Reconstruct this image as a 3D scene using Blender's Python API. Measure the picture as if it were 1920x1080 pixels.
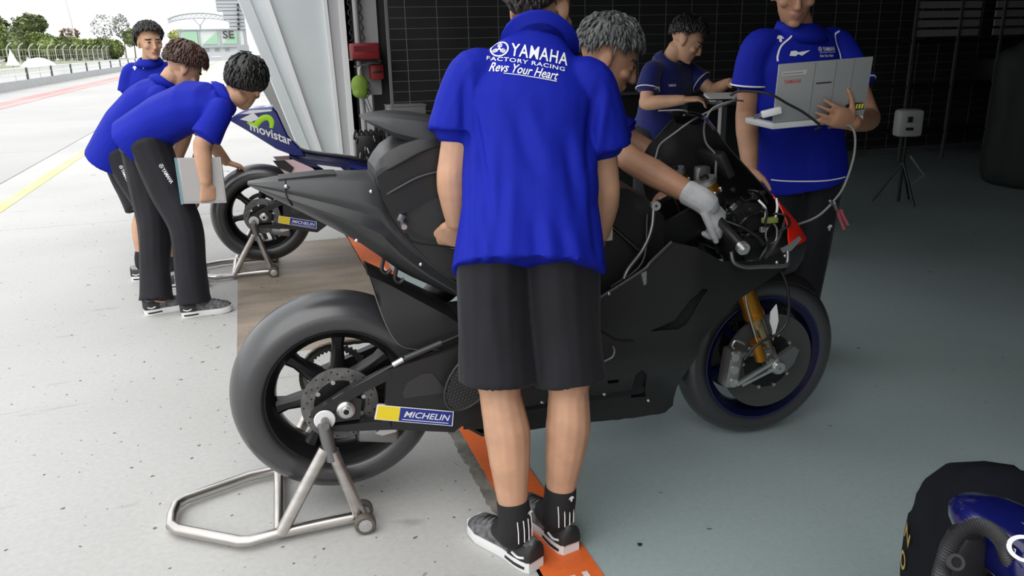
import bpy, bmesh, math, random
from math import sin, cos, pi, radians, sqrt, atan2
from mathutils import Vector, Matrix, noise
from mathutils.bvhtree import BVHTree
from mathutils.geometry import delaunay_2d_cdt

random.seed(7)
SC = bpy.context.scene
COL = SC.collection
for _o in list(bpy.data.objects):
    bpy.data.objects.remove(_o)

# ------------------------------------------------------------------ camera
PITCH, YAW, ROLL, FOC = radians(17.2), radians(17.9), radians(1.3), 1480.0
_fw = Vector((sin(YAW)*cos(PITCH), cos(YAW)*cos(PITCH), -sin(PITCH)))
_r0 = Vector((cos(YAW), -sin(YAW), 0)); _u0 = _r0.cross(_fw)
_r = _r0*cos(ROLL) - _u0*sin(ROLL); _u = _u0*cos(ROLL) + _r0*sin(ROLL)
cam_data = bpy.data.cameras.new('camera'); cam = bpy.data.objects.new('camera', cam_data); COL.objects.link(cam)
cam.matrix_world = Matrix(((_r.x, _u.x, -_fw.x, 0), (_r.y, _u.y, -_fw.y, 0), (_r.z, _u.z, -_fw.z, 1.35), (0, 0, 0, 1)))
cam_data.sensor_width = 36.0; cam_data.lens = 36.0*FOC/1920.0; cam_data.clip_start = 0.05; cam_data.clip_end = 1000
SC.camera = cam

# ------------------------------------------------------------------ sky and exposure
world = bpy.data.worlds.new('overcast_sky'); SC.world = world; world.use_nodes = True
_bg = world.node_tree.nodes['Background']; _bg.inputs[0].default_value = (0.96, 0.98, 1.0, 1); _bg.inputs[1].default_value = 1.0
SC.view_settings.view_transform = 'Standard'; SC.view_settings.look = 'None'
SC.view_settings.gamma = 1.0; SC.view_settings.use_curve_mapping = False
SC.view_settings.exposure = 0.80
# the bright part of the cloud cover behind the photographer, over the pit lane
sun_d = bpy.data.lights.new('cloudy_sun', 'SUN'); sun_d.energy = 1.0; sun_d.angle = radians(70); sun_d.color = (1, 0.98, 0.95)
sun = bpy.data.objects.new('cloudy_sun', sun_d); COL.objects.link(sun)
sun.rotation_euler = Vector((0.42, 0.50, -0.95)).to_track_quat('-Z', 'Y').to_euler()

# ------------------------------------------------------------------ materials
MATS = {}
def mat(name, col, rough=.5, metal=0., var=0., vscale=8., bump=0., bscale=60., spec=.5, coat=0., sheen=0., trans=0., col2=None, stretch=None, alpha=1.):
    if name in MATS: return MATS[name]
    m = bpy.data.materials.new(name); m.use_nodes = True; nt = m.node_tree; N = nt.nodes; L = nt.links
    b = N['Principled BSDF']
    b.inputs['Base Color'].default_value = (*col, 1); b.inputs['Roughness'].default_value = rough
    b.inputs['Metallic'].default_value = metal; b.inputs['Specular IOR Level'].default_value = spec
    b.inputs['Coat Weight'].default_value = coat; b.inputs['Coat Roughness'].default_value = .12
    if sheen: b.inputs['Sheen Weight'].default_value = sheen; b.inputs['Sheen Roughness'].default_value = .5
    if trans: b.inputs['Transmission Weight'].default_value = trans
    if alpha < 1: b.inputs['Alpha'].default_value = alpha
    tc = N.new('ShaderNodeTexCoord'); mp = N.new('ShaderNodeMapping'); L.new(tc.outputs['Object'], mp.inputs[0])
    if stretch: mp.inputs['Scale'].default_value = stretch
    if var or col2:
        nz = N.new('ShaderNodeTexNoise'); nz.inputs['Scale'].default_value = vscale; nz.inputs['Detail'].default_value = 6
        L.new(mp.outputs[0], nz.inputs[0])
        mx = N.new('ShaderNodeMix'); mx.data_type = 'RGBA'
        c2 = col2 or tuple(max(0, c*(1-var)) for c in col)
        c1 = col if col2 else tuple(min(1, c*(1+var)) for c in col)
        mx.inputs[6].default_value = (*c1, 1); mx.inputs[7].default_value = (*c2, 1)
        rp = N.new('ShaderNodeValToRGB'); rp.color_ramp.elements[0].position = .35; rp.color_ramp.elements[1].position = .65
        L.new(nz.outputs[0], rp.inputs[0]); L.new(rp.outputs[0], mx.inputs[0]); L.new(mx.outputs[2], b.inputs['Base Color'])
    if bump:
        n2 = N.new('ShaderNodeTexNoise'); n2.inputs['Scale'].default_value = bscale; n2.inputs['Detail'].default_value = 3
        L.new(mp.outputs[0], n2.inputs[0])
        bp = N.new('ShaderNodeBump'); bp.inputs['Strength'].default_value = bump; bp.inputs['Distance'].default_value = .004
        L.new(n2.outputs[0], bp.inputs['Height']); L.new(bp.outputs[0], b.inputs['Normal'])
    MATS[name] = m
    return m

def ground_mat(name, base, dark, speck, rough, rvar=.1, speck_scale=9., speck_cut=.76, big=.6, scuff=.0, spec=.5, streak=(1, 1, 1)):
    m = bpy.data.materials.new(name); m.use_nodes = True; nt = m.node_tree; N = nt.nodes; L = nt.links
    b = N['Principled BSDF']; b.inputs['Specular IOR Level'].default_value = spec
    geo = N.new('ShaderNodeNewGeometry')
    def nz(scale, det=5, vec=None, dist=0.):
        n = N.new('ShaderNodeTexNoise'); n.inputs['Scale'].default_value = scale; n.inputs['Detail'].default_value = det
        n.inputs['Distortion'].default_value = dist
        L.new(vec or geo.outputs['Position'], n.inputs[0]); return n.outputs[0]
    def ramp(o, a, c):
        r = N.new('ShaderNodeMapRange'); r.inputs[1].default_value = a; r.inputs[2].default_value = c; L.new(o, r.inputs[0]); return r.outputs[0]
    def mix(f, c1, c2):
        x = N.new('ShaderNodeMix'); x.data_type = 'RGBA'; L.new(f, x.inputs[0])
        for i, c in ((6, c1), (7, c2)):
            if isinstance(c, tuple): x.inputs[i].default_value = (*c, 1)
            else: L.new(c, x.inputs[i])
        return x.outputs[2]
    mp = N.new('ShaderNodeMapping'); mp.inputs['Scale'].default_value = streak; L.new(geo.outputs['Position'], mp.inputs[0])
    c = mix(ramp(nz(big, 8, mp.outputs[0]), .38, .7), base, dark)
    fine = ramp(nz(55, 4), .3, .8)
    mul = N.new('ShaderNodeMix'); mul.data_type = 'RGBA'; mul.blend_type = 'MULTIPLY'; mul.inputs[0].default_value = .12
    L.new(c, mul.inputs[6]); L.new(fine, mul.inputs[7]); c = mul.outputs[2]
    # small dark marks: rubber crumbs, drips
    s = ramp(nz(speck_scale, 2, None, .6), speck_cut, speck_cut+.035)
    c = mix(s, c, speck)
    s2 = ramp(nz(speck_scale*4.5, 1), speck_cut-.015, speck_cut+.02)
    c = mix(s2, c, speck)
    if scuff:
        mp2 = N.new('ShaderNodeMapping'); mp2.inputs['Scale'].default_value = (1.2, 7, 1); mp2.inputs['Rotation'].default_value = (0, 0, .5)
        L.new(geo.outputs['Position'], mp2.inputs[0])
        s3 = ramp(nz(1.6, 6, mp2.outputs[0], .4), .66, .74)
        mu = N.new('ShaderNodeMath'); mu.operation = 'MULTIPLY'; mu.inputs[1].default_value = scuff; L.new(s3, mu.inputs[0])
        c = mix(mu.outputs[0], c, speck)
    L.new(c, b.inputs['Base Color'])
    rr = N.new('ShaderNodeMapRange'); rr.inputs[3].default_value = rough-rvar; rr.inputs[4].default_value = rough+rvar
    L.new(nz(3, 4), rr.inputs[0]); L.new(rr.outputs[0], b.inputs['Roughness'])
    bp = N.new('ShaderNodeBump'); bp.inputs['Strength'].default_value = .15; bp.inputs['Distance'].default_value = .003
    L.new(nz(120, 3), bp.inputs['Height']); L.new(bp.outputs[0], b.inputs['Normal'])
    return m

# ------------------------------------------------------------------ mesh helpers
def V(*a): return Vector(a if len(a) > 1 else a[0])
def perp(d):
    d = d.normalized(); a = Vector((0, 0, 1)) if abs(d.z) < .9 else Vector((1, 0, 0))
    s = d.cross(a).normalized(); return s, s.cross(d).normalized()
def catmull(pts, n):
    pts = [V(p) for p in pts]; out = []
    if len(pts) < 3: return [pts[0].lerp(pts[-1], i/n) for i in range(n+1)]
    q = [pts[0]*2-pts[1]] + pts + [pts[-1]*2-pts[-2]]
    for i in range(len(pts)-1):
        p0, p1, p2, p3 = q[i:i+4]
        for k in range(n):
            t = k/n
            out.append(.5*((2*p1)+(p2-p0)*t+(2*p0-5*p1+4*p2-p3)*t*t+(3*p1-p0-3*p2+p3)*t**3))
    out.append(pts[-1]); return out
def lerp(a, b, t): return a+(b-a)*t
def interp(tab, x):
    if x <= tab[0][0]: return tab[0][1]
    for (a, va), (b, vb) in zip(tab, tab[1:]):
        if x <= b: return va+(vb-va)*(x-a)/(b-a)
    return tab[-1][1]
def sstep(t):
    t = min(1., max(0., t)); return t*t*(3-2*t)

class MB:
    def __init__(s): s.v = []; s.f = []; s.mi = []; s.cur = 0
    def add(s, vs, fs):
        o = len(s.v); s.v += [V(p) for p in vs]; s.f += [tuple(i+o for i in f) for f in fs]; s.mi += [s.cur]*len(fs); return s
    def rings(s, rings, cap=True, close=True):
        n = len(rings[0]); vs = [p for r in rings for p in r]; fs = []
        for i in range(len(rings)-1):
            for k in range(n if close else n-1):
                a = i*n+k; b = i*n+(k+1) % n; fs.append((a, b, b+n, a+n))
        if cap and close:
            fs.append(tuple(range(n-1, -1, -1))); fs.append(tuple((len(rings)-1)*n+k for k in range(n)))
        return s.add(vs, fs)
    def box(s, c, size, R=None, bev=0.):
        c = V(c); x, y, z = (size[0]/2, size[1]/2, size[2]/2)
        vs = [Vector((sx*x, sy*y, sz*z)) for sz in (-1, 1) for sy in (-1, 1) for sx in (-1, 1)]
        if bev:
            bm = bmesh.new(); vv = [bm.verts.new(p) for p in vs]
            for f in ((0, 2, 3, 1), (4, 5, 7, 6), (0, 1, 5, 4), (2, 6, 7, 3), (0, 4, 6, 2), (1, 3, 7, 5)): bm.faces.new([vv[i] for i in f])
            bmesh.ops.bevel(bm, geom=bm.edges[:], offset=bev, segments=2, affect='EDGES', profile=.5)
            bm.verts.ensure_lookup_table(); bm.verts.index_update()
            vs = [v.co.copy() for v in bm.verts]; fs = [tuple(v.index for v in f.verts) for f in bm.faces]; bm.free()
        else: fs = [(0, 2, 3, 1), (4, 5, 7, 6), (0, 1, 5, 4), (2, 6, 7, 3), (0, 4, 6, 2), (1, 3, 7, 5)]
        if R is not None: vs = [R @ p for p in vs]
        return s.add([p+c for p in vs], fs)
    def bar(s, p0, p1, w, h, up=(0, 0, 1), bev=0.):
        p0, p1 = V(p0), V(p1); d = p1-p0; x = d.normalized(); y = V(up).cross(x)
        if y.length < 1e-4: y = Vector((0, 1, 0)).cross(x)
        y.normalize(); z = x.cross(y)
        R = Matrix((x, y, z)).transposed()
        return s.box((p0+p1)/2, (d.length, w, h), R, bev)
    def cyl(s, p0, p1, r0, r1=None, n=20, cap=True):
        p0, p1 = V(p0), V(p1); r1 = r0 if r1 is None else r1; a, b = perp(p1-p0)
        return s.rings([[p+(a*cos(2*pi*k/n)+b*sin(2*pi*k/n))*r for k in range(n)] for p, r in ((p0, r0), (p1, r1))], cap)
    def tube(s, pts, r, n=10, sub=0, cap=True):
        pts = catmull(pts, sub) if sub else [V(p) for p in pts]
        rr = r if isinstance(r, (list, tuple)) else None
        rings = []; a = None
        for i, p in enumerate(pts):
            t = (pts[min(i+1, len(pts)-1)]-pts[max(i-1, 0)])
            if t.length < 1e-9: t = Vector((0, 0, 1))
            t.normalize()
            if a is None: a, b = perp(t)
            else:
                a = (a-t*a.dot(t)); a.normalize(); b = a.cross(t)
            if rr: u = i/(len(pts)-1)*(len(rr)-1); j = min(int(u), len(rr)-2); R = lerp(rr[j], rr[j+1], u-j)
            else: R = r
            rings.append([p+(a*cos(2*pi*k/n)+b*sin(2*pi*k/n))*R for k in range(n)])
        return s.rings(rings, cap)
    def caps(s, p0, p1, r0, r1, n=12):        # capsule with round ends
        p0, p1 = V(p0), V(p1); d = p1-p0
        if d.length < 1e-6: return s.ball(p0, (r0, r0, r0))
        t = d.normalized(); a, b = perp(t); rings = []
        for k in range(1, 5):
            q = pi/2*k/5; rings.append((p0-t*r0*cos(q), r0*sin(q)))
        rings += [(p0, r0), (p1, r1)]
        for k in range(4, 0, -1):
            q = pi/2*k/5; rings.append((p1+t*r1*cos(q), r1*sin(q)))
        return s.rings([[c+(a*cos(2*pi*i/n)+b*sin(2*pi*i/n))*r for i in range(n)] for c, r in rings])
    def limb(s, pts, rad, n=14, sub=5):       # smooth tapered limb with rounded ends
        P = catmull(pts, sub); m = len(P); R = []
        for i in range(m):
            u = i/(m-1)*(len(rad)-1); j = min(int(u), len(rad)-2); R.append(lerp(rad[j], rad[j+1], u-j))
        t0 = (P[0]-P[1]).normalized(); t1 = (P[-1]-P[-2]).normalized()
        P = [P[0]+t0*R[0]*.55]+P+[P[-1]+t1*R[-1]*.55]; R = [R[0]*.6]+R+[R[-1]*.6]
        rings = []; a = None
        for i, p in enumerate(P):
            t = (P[min(i+1, len(P)-1)]-P[max(i-1, 0)]).normalized()
            if a is None: a, b = perp(t)
            else: a = (a-t*a.dot(t)).normalized(); b = a.cross(t)
            rings.append([p+(a*cos(2*pi*k/n)+b*sin(2*pi*k/n))*R[i] for k in range(n)])
        return s.rings(rings)
    def ball(s, c, r, R=None, n=16, m=10):
        c = V(c); r = r if isinstance(r, (tuple, list)) else (r, r, r); rings = []
        for i in range(m+1):
            t = pi*(i+.02)/(m+.04)
            rings.append([Vector((r[0]*sin(t)*cos(2*pi*k/n), r[1]*sin(t)*sin(2*pi*k/n), -r[2]*cos(t))) for k in range(n)])
        return s.rings([[c+(R @ p if R is not None else p) for p in q] for q in rings])
    def lathe(s, prof, c, axis, n=48, closed=True, a0=0, a1=2*pi):
        # prof: list of (radius, offset along axis), closed ring profile
        c = V(c); ax = V(axis).normalized(); a, b = perp(ax); full = abs(a1-a0-2*pi) < 1e-6
        m = len(prof); k = n if full else n+1; vs = []; fs = []
        for i in range(k):
            t = a0+(a1-a0)*i/n; d = a*cos(t)+b*sin(t)
            vs += [c+d*r+ax*h for r, h in prof]
        for i in range(n):
            j = (i+1) % k
            for q in range(m if closed else m-1):
                q2 = (q+1) % m; fs.append((i*m+q, j*m+q, j*m+q2, i*m+q2))
        if closed and not full: fs.append(tuple(range(m))); fs.append(tuple((k-1)*m+q for q in range(m-1, -1, -1)))
        return s.add(vs, fs)
    def prism(s, poly, y0, y1, plane='xz'):
        def P(p, h): return {'xz': Vector((p[0], h, p[1])), 'xy': Vector((p[0], p[1], h)), 'yz': Vector((h, p[0], p[1]))}[plane]
        n = len(poly); vs = [P(p, y0) for p in poly]+[P(p, y1) for p in poly]
        fs = [tuple(range(n)), tuple(range(2*n-1, n-1, -1))]+[(k, k+n, (k+1) % n+n, (k+1) % n) for k in range(n)]
        return s.add(vs, fs)
    def xf(s, M):
        s.v = [M @ p for p in s.v]; return s
    def mesh(s, name, mats, ang=40, recalc=True):
        me = bpy.data.meshes.new(name); me.from_pydata([tuple(p) for p in s.v], [], s.f)
        for m in (mats if isinstance(mats, (list, tuple)) else [mats]): me.materials.append(m)
        if any(s.mi): me.polygons.foreach_set('material_index', s.mi)
        if recalc:
            bm = bmesh.new(); bm.from_mesh(me); bmesh.ops.recalc_face_normals(bm, faces=bm.faces[:]); bm.to_mesh(me); bm.free()
        if ang:
            me.polygons.foreach_set('use_smooth', [True]*len(me.polygons))
            if ang < 180: me.set_sharp_from_angle(angle=radians(ang))
        me.update(); return me
    def build(s, name, mats, parent=None, ang=40, **kw):
        return link(name, s.mesh(name, mats, ang, **{k: kw.pop(k) for k in list(kw) if k == 'recalc'}), parent, **kw)

def link(name, me, parent=None, label=None, cat=None, group=None, kind=None):
    o = bpy.data.objects.new(name, me); COL.objects.link(o)
    if parent is not None: o.parent = parent
    return tag(o, label, cat, group, kind)
def tag(o, label=None, cat=None, group=None, kind=None):
    if label: o['label'] = label
    if cat: o['category'] = cat
    if group: o['group'] = group
    if kind: o['kind'] = kind
    return o
def empty(name, loc=(0, 0, 0), rz=0., label=None, cat=None, group=None, kind=None):
    o = bpy.data.objects.new(name, None); COL.objects.link(o); o.location = loc; o.rotation_euler = (0, 0, rz); o.empty_display_size = .1
    return tag(o, label, cat, group, kind)
def evald(me, mods):
    o = bpy.data.objects.new('tmp', me); COL.objects.link(o)
    for typ, kw in mods:
        m = o.modifiers.new(typ, typ)
        for k, v in kw.items(): setattr(m, k, v)
    dg = bpy.context.evaluated_depsgraph_get(); dg.update()
    r = bpy.data.meshes.new_from_object(o.evaluated_get(dg))
    bpy.data.objects.remove(o); return r
def fuse(mb, mats, voxel=.006, smooth=6, disp=None, name='body'):
    me = mb.mesh(name, mats, 0, recalc=True)
    r = evald(me, [('REMESH', dict(mode='VOXEL', voxel_size=voxel)), ('SMOOTH', dict(factor=.5, iterations=smooth))])
    r.name = name
    if not r.materials:
        for m in (mats if isinstance(mats, (list, tuple)) else [mats]): r.materials.append(m)
    if disp:
        r.update(); nn = [v.normal.copy() for v in r.vertices]
        for v, n in zip(r.vertices, nn): v.co += n*disp(v.co, n)
    r.polygons.foreach_set('use_smooth', [True]*len(r.polygons)); r.update(); return r
def shift(me, d):
    me.transform(Matrix.Translation(-V(d))); me.update(); return me
def bvh_of(me): return BVHTree.FromPolygons([v.co.copy() for v in me.vertices], [tuple(p.vertices) for p in me.polygons])

def text2d(s, size=1., bold=0., shear=0., sx=1., space=1., align='CENTER'):
    c = bpy.data.curves.new('t', 'FONT'); c.body = s; c.size = size; c.offset = bold; c.shear = shear; c.space_character = space
    c.align_x = align; c.align_y = 'CENTER'; c.resolution_u = 3
    o = bpy.data.objects.new('t', c); COL.objects.link(o)
    dg = bpy.context.evaluated_depsgraph_get(); dg.update(); me = bpy.data.meshes.new_from_object(o.evaluated_get(dg))
    bpy.data.objects.remove(o); bpy.data.curves.remove(c)
    vs = [(v.co.x*sx, v.co.y) for v in me.vertices]; fs = [tuple(p.vertices) for p in me.polygons]; bpy.data.meshes.remove(me)
    return vs, fs
def flat(mb, shp, f):               # put a 2-D shape on a surface through f(u, v) -> point
    vs, fs = shp; mb.add([f(u, v) for u, v in vs], fs); return mb
def wrap2d(shp, maxlen):            # subdivide a 2-D shape so that it can follow a curved surface
    vs, fs = shp; bm = bmesh.new(); vv = [bm.verts.new((u, v, 0)) for u, v in vs]
    for f in fs:
        try: bm.faces.new([vv[i] for i in f])
        except ValueError: pass
    bmesh.ops.triangulate(bm, faces=bm.faces[:])
    for _ in range(5):
        lg = [e for e in bm.edges if e.calc_length() > maxlen]
        if not lg: break
        bmesh.ops.subdivide_edges(bm, edges=lg, cuts=1); bmesh.ops.triangulate(bm, faces=bm.faces[:])
    bm.verts.index_update(); r = ([(v.co.x, v.co.y) for v in bm.verts], [tuple(v.index for v in f.verts) for f in bm.faces]); bm.free(); return r
def ringshape(r0, r1, c=(0, 0), n=36, sx=1.):
    vs = []; fs = []
    for k in range(n):
        a = 2*pi*k/n; vs += [(c[0]+r0*cos(a)*sx, c[1]+r0*sin(a)), (c[0]+r1*cos(a)*sx, c[1]+r1*sin(a))]
    for k in range(n):
        j = (k+1) % n; fs.append((2*k, 2*k+1, 2*j+1, 2*j))
    return vs, fs
def polyshape(p): return list(p), [tuple(range(len(p)))]
def join2d(*shs):
    V_, F_ = [], []
    for vs, fs in shs:
        o = len(V_); V_ += vs; F_ += [tuple(i+o for i in f) for f in fs]
    return V_, F_
def move2d(shp, dx, dy, rot=0.):
    return [(u*cos(rot)-v*sin(rot)+dx, u*sin(rot)+v*cos(rot)+dy) for u, v in shp[0]], shp[1]
def inpoly(p, poly):
    x, y = p; r = False
    for (x0, y0), (x1, y1) in zip(poly, poly[1:]+poly[:1]):
        if (y0 > y) != (y1 > y) and x < (x1-x0)*(y-y0)/(y1-y0)+x0: r = not r
    return r
def sheet(outline, f, step, holes=(), mbx=None):      # sheet over a 2-D outline, mapped through f(u, v), with holes
    pts = []; 
    def dens(poly):
        o = []
        for a, b in zip(poly, poly[1:]+poly[:1]):
            n = max(1, int(math.hypot(b[0]-a[0], b[1]-a[1])/step))
            o += [(lerp(a[0], b[0], k/n), lerp(a[1], b[1], k/n)) for k in range(n)]
        return o
    loops = [dens(list(outline))]+[dens(list(h)) for h in holes]; edges = []; vv = []
    for lp in loops:
        o = len(vv); vv += [Vector(p) for p in lp]; edges += [(o+i, o+(i+1) % len(lp)) for i in range(len(lp))]
    xs = [p[0] for p in outline]; ys = [p[1] for p in outline]
    x = min(xs)
    while x < max(xs):
        y = min(ys)
        while y < max(ys):
            if inpoly((x, y), list(outline)) and not any(inpoly((x, y), list(h)) for h in holes): vv.append(Vector((x, y)))
            y += step
        x += step
    r = delaunay_2d_cdt(vv, edges, [], 0, 1e-5); V2, F2 = r[0], r[2]; fs = []
    for fc in F2:
        c = sum((V2[i] for i in fc), Vector((0, 0)))/len(fc)
        if inpoly(c, list(outline)) and not any(inpoly(c, list(h)) for h in holes): fs.append(tuple(fc))
    m = mbx or MB(); m.add([f(p.x, p.y) for p in V2], fs); return m
def solid(mb, name, mats, t, parent, ang=50, off=-1., **kw):
    me = mb.mesh(name, mats, ang, recalc=False)
    bm = bmesh.new(); bm.from_mesh(me); bmesh.ops.recalc_face_normals(bm, faces=bm.faces[:]); bm.to_mesh(me); bm.free()
    r = evald(me, [('SOLIDIFY', dict(thickness=t, offset=off))]); r.name = name
    r.polygons.foreach_set('use_smooth', [True]*len(r.polygons)); r.set_sharp_from_angle(angle=radians(ang))
    return link(name, r, parent, **kw)

# ================================================================== the setting
CONC = ground_mat('pit_concrete', (.50, .495, .48), (.435, .43, .415), (.12, .115, .105), .75, speck_scale=8., speck_cut=.735, scuff=.35)
CONC2 = ground_mat('stained_concrete', (.30, .245, .19), (.19, .155, .12), (.09, .075, .06), .55, speck_scale=9., speck_cut=.72, big=2.5, streak=(1, 3, 1))
ASPH = ground_mat('track_concrete', (.47, .465, .455), (.42, .415, .405), (.22, .22, .22), .85, speck_cut=.8, big=.25, scuff=.5)
EPOX = ground_mat('garage_epoxy', (.355, .43, .43), (.30, .365, .365), (.03, .035, .035), .38, speck_scale=5., speck_cut=.775, big=.8, spec=.5)
ORNG = ground_mat('orange_paint', (.80, .155, .03), (.66, .12, .025), (.2, .08, .04), .5, speck_cut=.8, big=3.)
WHTP = ground_mat('white_paint', (.80, .74, .70), (.62, .52, .46), (.3, .2, .15), .55, speck_cut=.78, big=9.)
YELP = ground_mat('yellow_paint', (.66, .54, .22), (.62, .56, .36), (.5, .45, .3), .7, speck_cut=.85, big=2.)
REDP = ground_mat('red_paint', (.60, .26, .25), (.58, .36, .34), (.4, .2, .2), .8, speck_cut=.85, big=.4)
JOIN = mat('joint_dirt', (.055, .053, .05), .9)
GROUT = mat('weathered_grout', (.16, .148, .125), .9, var=.35, vscale=14, bump=.8, bscale=50)
WHITE = mat('white_cladding', (.56, .60, .605), .4, var=.05, vscale=1.5)
WHITE2 = mat('white_frame', (.72, .73, .73), .35)
GREYP = mat('grey_panel', (.32, .32, .32), .5, var=.08, vscale=2)
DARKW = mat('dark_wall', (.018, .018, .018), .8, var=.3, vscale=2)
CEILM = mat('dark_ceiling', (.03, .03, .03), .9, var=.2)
STEEL = mat('brushed_steel', (.55, .52, .49), .28, metal=1, var=.15, vscale=6, stretch=(1, 1, 6))
BLKP = mat('black_plastic', (.012, .012, .013), .4)
BLKM = mat('black_metal', (.02, .02, .021), .35, metal=.6)
GREYM = mat('grey_metal', (.22, .22, .22), .35, metal=.8)
RUBBER = mat('black_rubber', (.018, .018, .019), .55, bump=.15, bscale=200)
WIRE = mat('galvanised_wire', (.17, .17, .165), .5, metal=.3)

# ground bed under the slabs, then the slabs (joints stay open, dark dirt below)
bed = MB().box((-30, 95, -.10), (130, 250, .12)).build('floor_bed', JOIN, ang=0, kind='structure')
pit = empty('floor', (0, 0, 0), kind='structure')
def slab(x0, x1, y0, y1, m, g=.006, t=.04, par=None, name='concrete_slab'):
    c = ((x0+x1)/2, (y0+y1)/2)
    o = MB().box((0, 0, -t/2), (x1-x0-g*2, y1-y0-g*2, t), bev=.004).build(name, m, par or pit, ang=30); o.location = (c[0], c[1], 0); return o
Ys = [-9, 1.2, 7.2, 13.2, 19.2, 25.2, 34, 45, 60, 90, 160, 215]
for i in range(len(Ys)-1):
    y0, y1 = Ys[i], Ys[i+1]
    if i == 1:
        slab(-2.66, .605, y0, y1, CONC); slab(-.172, .603, 3.58, 5.82, CONC2, 0, .04).location.z = .0025
    else: slab(-2.66, .605, y0, y1, CONC)
    slab(-6.05, -2.66, y0, y1, ASPH, .01); slab(-8.75, -6.05, y0, y1, ASPH, .01)
MB().box((-42, 98, -.02), (66.5, 232, .04)).build('floor_track', ASPH, ang=0, kind='structure')
def strip(name, x0, x1, y0, y1, m, z=.003): return MB().box(((x0+x1)/2, (y0+y1)/2, z/2+.0005), (x1-x0, y1-y0, z)).build(name, m, ang=0, kind='structure')
strip('trim_1', -2.33, -2.20, 3, 120, YELP)
strip('trim_2', -6.95, -6.45, 12, 190, REDP); strip('trim_3', -6.25, -6.1, 12, 190, REDP)

# garage floor and threshold
MB().box((6.57, 1.0, -.02), (11.7, 20, .04)).build('floor_garage', EPOX, ang=0, kind='structure')
strip('trim_4', .607, .757, -6, 7.55, ORNG, .004)
g = MB(); ys = [1.90+.012*k for k in range(66)]
rr_ = [[Vector((.606-(.040+.016*noise.noise((0, y*9, 0))+.012*noise.noise((3, y*30, 0)))*min(1, (y-1.88)*8, (2.72-y)*12), y, .001)), Vector((.597, y, .004+.003*noise.noise((1, y*20, 0)))), Vector((.609, y, .0045)), Vector((.609, y, -.01)), Vector((.59, y, -.01))] for y in ys]
g.rings(rr_).build('trim_5', GROUT, ang=30, kind='structure')
def stripe_text(s, y, h=.088, ln=1.0):
    shp = text2d(s, h*1.38, .003, 0, ln, 1.05, 'LEFT'); m = MB()
    # reads along +Y for somebody leaving the garage: letter tops towards the pit lane
    flat(m, shp, lambda u, v: Vector((.682-v, y+u, .0062)))
    return m
stripe_text('LANE', 4.28, ln=2.0).build('painted_letters', WHTP, bpy.data.objects['trim_4'], ang=0)
stripe_text('E', 1.52, ln=2.0).build('painted_letters', WHTP, bpy.data.objects['trim_4'], ang=0)

# garage shell
YW = 8.0
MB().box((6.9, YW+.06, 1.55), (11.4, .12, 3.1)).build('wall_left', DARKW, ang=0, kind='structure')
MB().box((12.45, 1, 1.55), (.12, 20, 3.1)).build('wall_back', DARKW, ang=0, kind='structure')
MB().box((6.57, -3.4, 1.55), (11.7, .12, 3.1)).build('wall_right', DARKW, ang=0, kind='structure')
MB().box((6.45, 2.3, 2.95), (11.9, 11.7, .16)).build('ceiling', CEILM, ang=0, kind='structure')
MB().box((.75, 1.25, 3.0), (.30, 13.8, .8)).build('wall_front', WHITE, ang=0, kind='structure')

# pillar between the garages: sloping white cladding, window-like frame, pipe
pil = empty('pillar', (0, 0, 0), kind='structure')
def quadcol(name, m, b, t, z0, z1, par, ang=30):     # b, t: four xy corners at the foot and at the top
    mb = MB().rings([[Vector((*p, z0)) for p in b], [Vector((*p, z1)) for p in t]]); return mb.build(name, m, par, ang=ang)
def leanx(x, y0, y1, w, zt=6.0):
    # a facet leaning towards the pit lane with height
    sl = -.30
    return [(x, y0), (x+w, y0), (x+w, y1), (x, y1)], [(x+sl*zt, y0), (x+w+sl*zt*.0, y0), (x+w, y1), (x+sl*zt, y1)]
b_, t_ = leanx(.62, 8.05, 8.6, .42); quadcol('cladding_panel', WHITE, b_, t_, 0, 6, pil)
def rib(xb, xt, y, w, d, m=WHITE, name='cladding_rib', zt=6.0):
    quadcol(name, m, [(xb, y), (xb+w, y), (xb+w, y+d), (xb, y+d)], [(xt, y), (xt+w, y), (xt+w, y+d), (xt, y+d)], 0, zt, pil)
rib(.56, -1.19, 8.02, .10, .4); rib(.70, -.78, 7.99, .05, .2, WHITE2); rib(.83, .70, 7.985, .035, .2, WHITE2)
quadcol('frame_post', WHITE2, [(.93, 7.96), (.98, 7.96), (.98, 8.4), (.93, 8.4)], [(.93, 7.96), (.98, 7.96), (.98, 8.4), (.93, 8.4)], 0, 6, pil)
MB().box((.885, 8.2, 3), (.10, .4, 6)).build('frame_recess', mat('grey_frame', (.40, .40, .41), .5), pil, ang=0)
MB().box((1.03, 8.1, 1.5), (.09, .1, 3.0)).build('dark_reveal', DARKW, pil, ang=0)
MB().box((1.18, 7.99, 1.95), (.20, .04, 2.1)).build('wall_panel', GREYP, pil, ang=0)
tag(MB().cyl((1.075, 7.93, 0), (1.075, 7.93, 2.9), .028).build('drain_pipe', mat('pipe_grey', (.30, .30, .29), .5)), 'grey vertical pipe beside the white pillar', 'pipe')

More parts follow.
